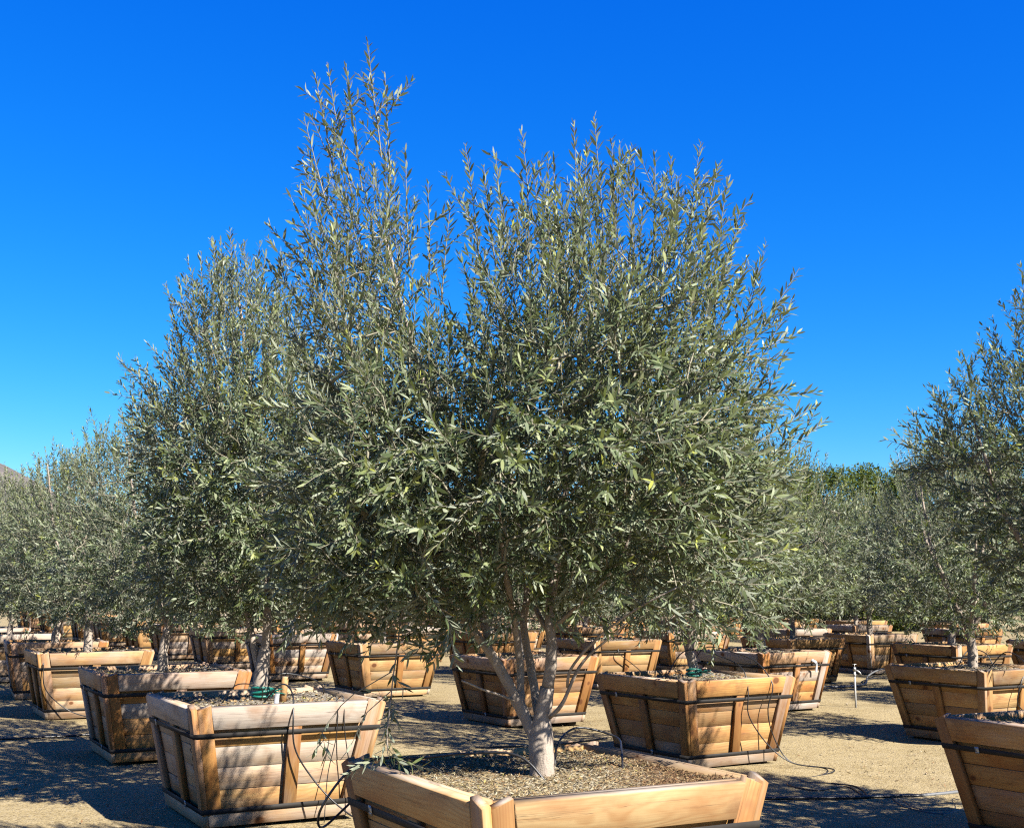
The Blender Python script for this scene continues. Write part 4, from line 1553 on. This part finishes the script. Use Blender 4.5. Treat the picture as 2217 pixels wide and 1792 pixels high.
# ---------------------------------------------------------------- tubes, standpipe, stakes, tapes, marks
def smooth_path(pts, n=60):
    pts = np.asarray(pts, float)
    seg = np.concatenate([[0], np.cumsum(np.linalg.norm(np.diff(pts, axis=0), axis=1))])
    s = np.linspace(0, seg[-1], n)
    # cubic Hermite through the points
    m = np.gradient(pts, seg, axis=0)
    out = np.empty((n, 3))
    i = np.clip(np.searchsorted(seg, s, side='right') - 1, 0, len(pts) - 2)
    h = seg[i + 1] - seg[i]
    t = ((s - seg[i]) / h)[:, None]
    h = h[:, None]
    return (2 * t**3 - 3 * t**2 + 1) * pts[i] + (t**3 - 2 * t**2 + t) * h * m[i] + (-2 * t**3 + 3 * t**2) * pts[i + 1] + (t**3 - t**2) * h * m[i + 1]


def hose(name, pts, r, mat, label, cat, group=None, n=60, k=7):
    mb = MB()
    mb.tube(smooth_path(pts, n), r, k)
    return tag(link(name, mb.mesh(name), mat), label, cat, group)


def on_box(key, lx, ly, z):
    x, y, rz = BOXES[key]
    c, s = math.cos(rz), math.sin(rz)
    return (x + c * lx - s * ly, y + s * lx + c * ly, z + float(ground_h(x, y)))


def side_pt(key, k, s, z, out=0.012):
    """a point just outside side k of a box"""
    w = hw(z) + out
    p = [(s, -w), (w, s), (-s, w), (-w, -s)][k]
    return on_box(key, p[0], p[1], z)


def gp(u, v, dz=0.008):
    p = to_plane(u, v, 0.0)
    p = to_plane(u, v, float(ground_h(p[0], p[1])))
    return (p[0], p[1], p[2] + dz)


GH = 'black drip tubes of the tree boxes'
# front box
hose('drip_tube', [on_box('N', -.56, .70, .58), on_box('N', -.74, .60, .50), on_box('N', -.80, .46, .60), on_box('N', -.66, .42, .775), on_box('N', -.40, .30, .80), on_box('N', -.30, .12, .83), on_box('N', -.13, -.06, .82), on_box('N', -.06, -.15, .715)], 0.0055, M_TUBE,
     'black drip tube looping from the left corner of the front box to its trunk', 'tube', GH)
hose('drip_tube', [on_box('N', .16, .16, .715), on_box('N', .20, .22, .80), on_box('N', .36, .30, .88), on_box('N', .52, .22, .84), on_box('N', .44, .06, .80), on_box('N', .36, -.06, .715)], 0.0050, M_TUBE,
     'grey-black drip tube arching in a loop behind the trunk in the front box', 'tube', GH)
hose('drip_tube', [on_box('N', -.30, .25, .715), on_box('N', -.36, .30, .76), on_box('N', -.42, .40, .79)], 0.004, M_TUBE,
     'short drip tube stub rising from the straw left of the front trunk', 'tube', GH, 20)
hose('drip_tube', [on_box('N', -.02, .56, .79), on_box('N', .14, .42, .80), on_box('N', .34, .40, .80), on_box('N', .50, .26, .83)], 0.0045, M_TUBE,
     'thin drip tube lying along the back rail of the front box', 'tube', GH, 30)
# left box
hose('drip_tube', [on_box('A', -.05, -.15, .72), on_box('A', .02, -.36, .87), on_box('A', .02, -.60, .80), side_pt('A', 0, .00, .70, .03), side_pt('A', 0, .02, .50, .05), side_pt('A', 0, .14, .30, .10), side_pt('A', 0, .30, .12, .22), side_pt('A', 0, .46, .012, .42), side_pt('A', 0, .80, .010, .62)], 0.0055, M_TUBE,
     'black tube hanging over the rail of the grey-white box left of the front box', 'tube', GH)
hose('drip_tube', [on_box('A', .28, -.48, .74), on_box('A', .30, -.62, .80), side_pt('A', 0, .31, .60, .02), side_pt('A', 0, .27, .30, .03), side_pt('A', 0, .24, .012, .12)], 0.0032, M_TUBE,
     'thin black tube dropping straight down the dappled side of the grey-white box', 'tube', GH, 40)
hose('drip_tube', [on_box('A', .34, -.48, .74), on_box('A', .35, -.62, .80), side_pt('A', 0, .36, .60, .02), side_pt('A', 0, .43, .30, .06), side_pt('A', 0, .56, .012, .22)], 0.0036, M_TUBE,
     'thin black tube slanting to the right down the dappled side of the grey-white box', 'tube', GH, 40)
hose('drip_tube', [on_box('A', .03, .12, .72), on_box('A', .10, .02, .90), on_box('A', .34, .04, .88), on_box('A', .52, .20, .78), on_box('A', .55, .3, .72)], 0.0055, M_TUBE,
     'drip tube arching above the soil right of the green tied trunk', 'tube', GH, 40)
hose('drip_tube', [on_box('A', -.02, -.04, .72), on_box('A', -.06, -.16, .84), on_box('A', -.20, -.10, .86), on_box('A', -.28, .02, .72)], 0.004, M_TUBE,
     'small drip tube loop left of the green tied trunk', 'tube', GH, 30)
# second box on the left, third box
hose('drip_tube', [on_box('B', .1, -.3, .72), on_box('B', .20, -.40, .84), on_box('B', .3, -.35, .72)], 0.005, M_TUBE, 'small drip tube hoop above the soil of the bleached rail box on the left', 'tube', GH, 24)
hose('drip_tube', [side_pt('C', 0, -.58, .66, .02), side_pt('C', 0, -.55, .40, .04), side_pt('C', 0, -.30, .14, .10), side_pt('C', 0, .05, .012, .25)], 0.006, M_TUBE, 'black tube hanging down the shaded side of the third box on the left', 'tube', GH, 40)
# two tube box
hose('drip_tube', [on_box('E', -.30, .05, .73), on_box('E', -.12, -.02, .98), on_box('E', .10, -.30, .93), on_box('E', .08, -.60, .80), side_pt('E', 0, .06, .62, .03), side_pt('E', 0, .05, .50, .05), side_pt('E', 0, .16, .30, .10), side_pt('E', 0, .38, .06, .28), side_pt('E', 0, .62, .012, .55), gp(1740, 1694), gp(1800, 1697)], 0.0055, M_TUBE,
     'left one of two black tubes hanging over a rail behind the front box', 'tube', GH, 80)
hose('drip_tube', [on_box('E', .10, .20, .73), on_box('E', .18, .05, 1.0), on_box('E', .32, -.22, .96), on_box('E', .33, -.56, .84), side_pt('E', 0, .34, .70, .03), side_pt('E', 0, .30, .50, .04), side_pt('E', 0, .36, .26, .08), side_pt('E', 0, .46, .05, .20), side_pt('E', 0, .60, .012, .45), gp(1716, 1704), gp(1760, 1712), gp(1830, 1704), gp(1868, 1722)], 0.0055, M_TUBE,
     'right one of two black tubes hanging over a rail behind the front box', 'tube', GH, 80)
hose('drip_tube', [gp(1800, 1697), gp(1845, 1702), gp(1868, 1712), gp(1880, 1726)], 0.006, M_TUBE, 'short black tube curling on the ground where the two tubes meet the black pipe', 'tube', GH, 30)
hose('drip_tube', [gp(1930, 1728), gp(1970, 1752), gp(2030, 1764), gp(2090, 1752)], 0.006, M_TUBE, 'black tube lying in a loop in the shadow of the box with the pencilled cross', 'tube', GH, 40)
hose('drip_tube', [gp(1955, 1735), gp(2000, 1755), gp(2045, 1757), gp(2062, 1732), side_pt('I', 3, .50, .18, .10), side_pt('I', 3, .52, .30, .06)], 0.005, M_TUBE, 'thin black tube rising from the ground to the side of the pencilled cross box', 'tube', GH, 50)
hose('drip_tube', [side_pt('I', 3, .60, .62, .06), side_pt('I', 3, .52, .74, .04), on_box('I', -.5, -.48, .82), on_box('I', -.2, -.5, .80), on_box('I', .2, -.4, .80)], 0.0055, M_TUBE, 'black tube lying over the rim of the box with the pencilled cross', 'tube', GH, 40)
hose('drip_tube', [on_box('H', .12, -.10, .73), on_box('H', .16, -.30, .92), on_box('H', .10, -.58, .80), side_pt('H', 0, -.10, .62, .03), side_pt('H', 0, -.14, .45, .04), side_pt('H', 0, .10, .25, .08), side_pt('H', 0, .3, .012, .2)], 0.006, M_TUBE, 'black tube hanging down the lit side of the knotty box on the right', 'tube', GH, 50)
hose('drip_tube', [on_box('H', .05, .25, .73), on_box('H', .18, .18, .92), on_box('H', .34, .12, .90), on_box('H', .48, .10, .73)], 0.006, M_GREYTUBE, 'pale grey tube arching over the soil of the knotty box on the right', 'tube', GH, 40)
hose('drip_tube', [on_box('K', .1, -.5, .76), side_pt('K', 0, -.20, .60, .03), side_pt('K', 0, .10, .38, .05), side_pt('K', 0, .42, .14, .10)], 0.007, M_TUBE, 'black tube slanting across the bright orange sided box further back', 'tube', GH, 30)
hose('drip_tube', [side_pt('M', 3, .1, .6, .03), side_pt('M', 3, -.2, .35, .05), side_pt('M', 3, -.52, .12, .12)], 0.008, M_TUBE, 'black tube slanting across the dark sided box behind the standpipe', 'tube', GH, 30)
# main pipes on the ground
hose('supply_pipe', [gp(1600, 1733, .014), gp(1700, 1731, .014), gp(1820, 1730, .014), gp(1930, 1727, .014), gp(1995, 1726, .014)], 0.013, M_TUBE, 'black supply pipe lying on the ground to the right of the front box', 'pipe', 'supply pipes on the ground', 40, 8)
hose('supply_pipe', [gp(1995, 1726, .016), gp(2040, 1722, .016), gp(2085, 1717, .016), gp(2160, 1712, .016)], 0.014, M_GREYTUBE, 'grey end of the supply pipe beside the pencilled cross box', 'pipe', 'supply pipes on the ground', 24, 8)
hose('supply_pipe', [gp(1775, 1488, .014), gp(1830, 1487, .014), gp(1865, 1484, .014), gp(1880, 1475, .10), gp(1905, 1466, .14), gp(1925, 1460, .12)], 0.014, M_GREYTUBE, 'grey pipe rising from the ground behind the white standpipe', 'pipe', 'supply pipes on the ground', 40, 8)
hose('supply_pipe', [gp(1770, 1494, .014), gp(1810, 1490, .014), gp(1862, 1485, .014), gp(1890, 1470, .014), gp(1915, 1468, .014)], 0.012, M_TUBE, 'black pipe lying across the shadow behind the white standpipe', 'pipe', 'supply pipes on the ground', 40, 8)
hose('supply_pipe', [gp(-60, 1601, .012), gp(40, 1600, .012), gp(110, 1597, .012), gp(200, 1592, .012), gp(260, 1590, .012)], 0.012, M_TUBE, 'black pipe lying on the dappled ground at the left edge', 'pipe', 'supply pipes on the ground', 40, 8)


def standpipe():
    b = np.array(gp(1853, 1530, 0))
    top = to_world(1854, 1452, b[1])
    h = top[2] - b[2]
    root = empty('standpipe', tuple(b))
    tag(root, 'white plastic standpipe with a small tap, upright in the sandy ground', 'standpipe')
    mb = MB()
    mb.tube([(0, 0, -.05), (0, 0, h * .5), (0.004, 0, h)], 0.0135, 12)
    mb.tube([(0.004, 0, h * .86), (0.004, 0, h * .93)], 0.018, 12)
    own(root, link('riser', mb.mesh('riser'), M_PVC))
    mb = MB()
    mb.tube([(0.004, 0, h), (0.004, 0, h + .03), (0.004, 0, h + .055)], [0.020, 0.022, 0.012], 10)
    mb.tube([(0.004, 0, h + .015), (0.045, -.01, h + .0), (0.075, -.015, h - .025), (0.085, -.017, h - .05)], [0.012, 0.012, 0.011, 0.010], 8)
    tp = own(root, link('tap', mb.mesh('tap'), M_CLIP))
    mb = MB()
    mb.tube([(0.004, 0, h + .05), (0.004, 0, h + .085)], 0.005, 6)
    mb.box((0.004, 0, h + .09), (0.028, 0.007, 0.005))
    own(tp, link('handle', mb.mesh('handle'), M_CLIP))


standpipe()


def tie(key, label, z, r0=0.066):
    x, y, _ = BOXES[key]
    zs = soil_z(x, y)
    mb = MB()
    a = np.linspace(0, 2 * math.pi, 25)
    r = rng(5)
    for dz in (0.0, 0.018, 0.036):
        ra = r0 + r.uniform(0, .006)
        pts = np.stack([x + ra * np.cos(a) + .0, y + ra * np.sin(a), zs + z + dz + 0.012 * np.sin(a + dz * 90)], 1)
        mb.tube(pts, 0.010, 5, False)
    for e in ((.15, -.05, .02), (.17, -.04, -.015), (.12, -.09, .03)):
        mb.tube([(x + r0 * .9, y - .03, zs + z + .02), (x + e[0] * .6, y + e[1], zs + z + .02 + e[2] * .3), (x + e[0], y + e[1], zs + z + .02 + e[2])], [.008, .007, .003], 4, False)
    tag(link('tie_tape', mb.mesh('tie_tape'), M_TAPE), label, 'tie', 'green ties round the trunks')


tie('A', 'green tape tied round the trunk in the grey-white box beside the short stake', 0.05)
tie('E', 'green tape tied round the trunk in the box behind the front box', 0.04, 0.062)


def stake(key, lx, ly, h, r, label):
    p = on_box(key, lx, ly, 0.70)
    mb = MB()
    mb.tube([(p[0], p[1], p[2]), (p[0] + .008, p[1], p[2] + h * .6), (p[0] + .015, p[1], p[2] + h)], [r, r, r * .95], 12)
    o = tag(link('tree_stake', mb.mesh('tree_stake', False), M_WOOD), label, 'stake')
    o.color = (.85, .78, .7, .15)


stake('A', .12, -.08, 0.20, 0.024, 'short sawn off wooden stake beside the green tied trunk')

# white tapes and tags
def strip(name, pts, w, mat, label, cat, parent=None):
    pts = smooth_path(pts, 14)
    t = nrm(np.gradient(pts, axis=0))
    view = np.array([0.48, -0.87, 0.0])
    sd = nrm(np.cross(t, view))
    mb = MB()
    n = len(pts)
    off = view * 0.0008
    V = np.concatenate([pts - sd * w / 2 + off, pts + sd * w / 2 + off, pts + sd * w / 2 - off, pts - sd * w / 2 - off])
    f = []
    for i in range(n - 1):
        for a, b in ((0, 1), (1, 2), (2, 3), (3, 0)):
            f.append((a * n + i, b * n + i, b * n + i + 1, a * n + i + 1))
    mb.add(V, f)
    return tag(link(name, mb.mesh(name), mat), label, cat)


strip('tape_strip', [side_pt('J', 0, .26, .66, .012), side_pt('J', 0, .30, .63, .05), side_pt('J', 0, .34, .57, .035), side_pt('J', 0, .35, .50, .03)], 0.035, M_WHITETAPE, 'strip of white tape hanging from the strap of the box right of centre', 'tape')
strip('tape_strip', [on_box('A', -.08, -.56, .745), on_box('A', -.08, -.57, .80), on_box('A', -.08, -.58, .83)], 0.03, M_WHITETAPE, 'small white plant tag standing behind the rail of the grey-white box', 'tag')
# pencilled cross on the rail of the right edge box
def cross():
    mb = MB()
    for s in (-1, 1):
        mb.box((0, 0, 0), (0.034, 0.0012, 0.0006), Matrix.Translation((0, 0, 0)) @ Matrix.Rotation(s * 0.72, 4, 'Z'))
    o = link('pencil_cross', mb.mesh('pencil_cross', False), M_DARK)
    own(boxes['I'], o)
    o.matrix_local = FM[3] @ Matrix.Translation((-0.22, 0.70 / HB * LS, 0.0068 + 0.0006))


cross()


def scribble():
    mb = MB()
    pts = smooth_path([(-.02, .12, 0), (.03, .10, 0), (-.015, .07, 0), (.03, .05, 0), (.0, .02, 0), (.02, -.01, 0), (-.01, -.05, 0), (.012, -.03, 0), (.025, -.06, 0)], 50)
    mb.tube(pts, 0.0016, 4)
    o = link('pencil_mark', mb.mesh('pencil_mark', False), M_DARK)
    own(boxes['A'], o)
    o.matrix_local = FM[3] @ Matrix.Translation((0.33, 0.40 / HB * LS, -CT - 0.002 + 0.0012))


scribble()
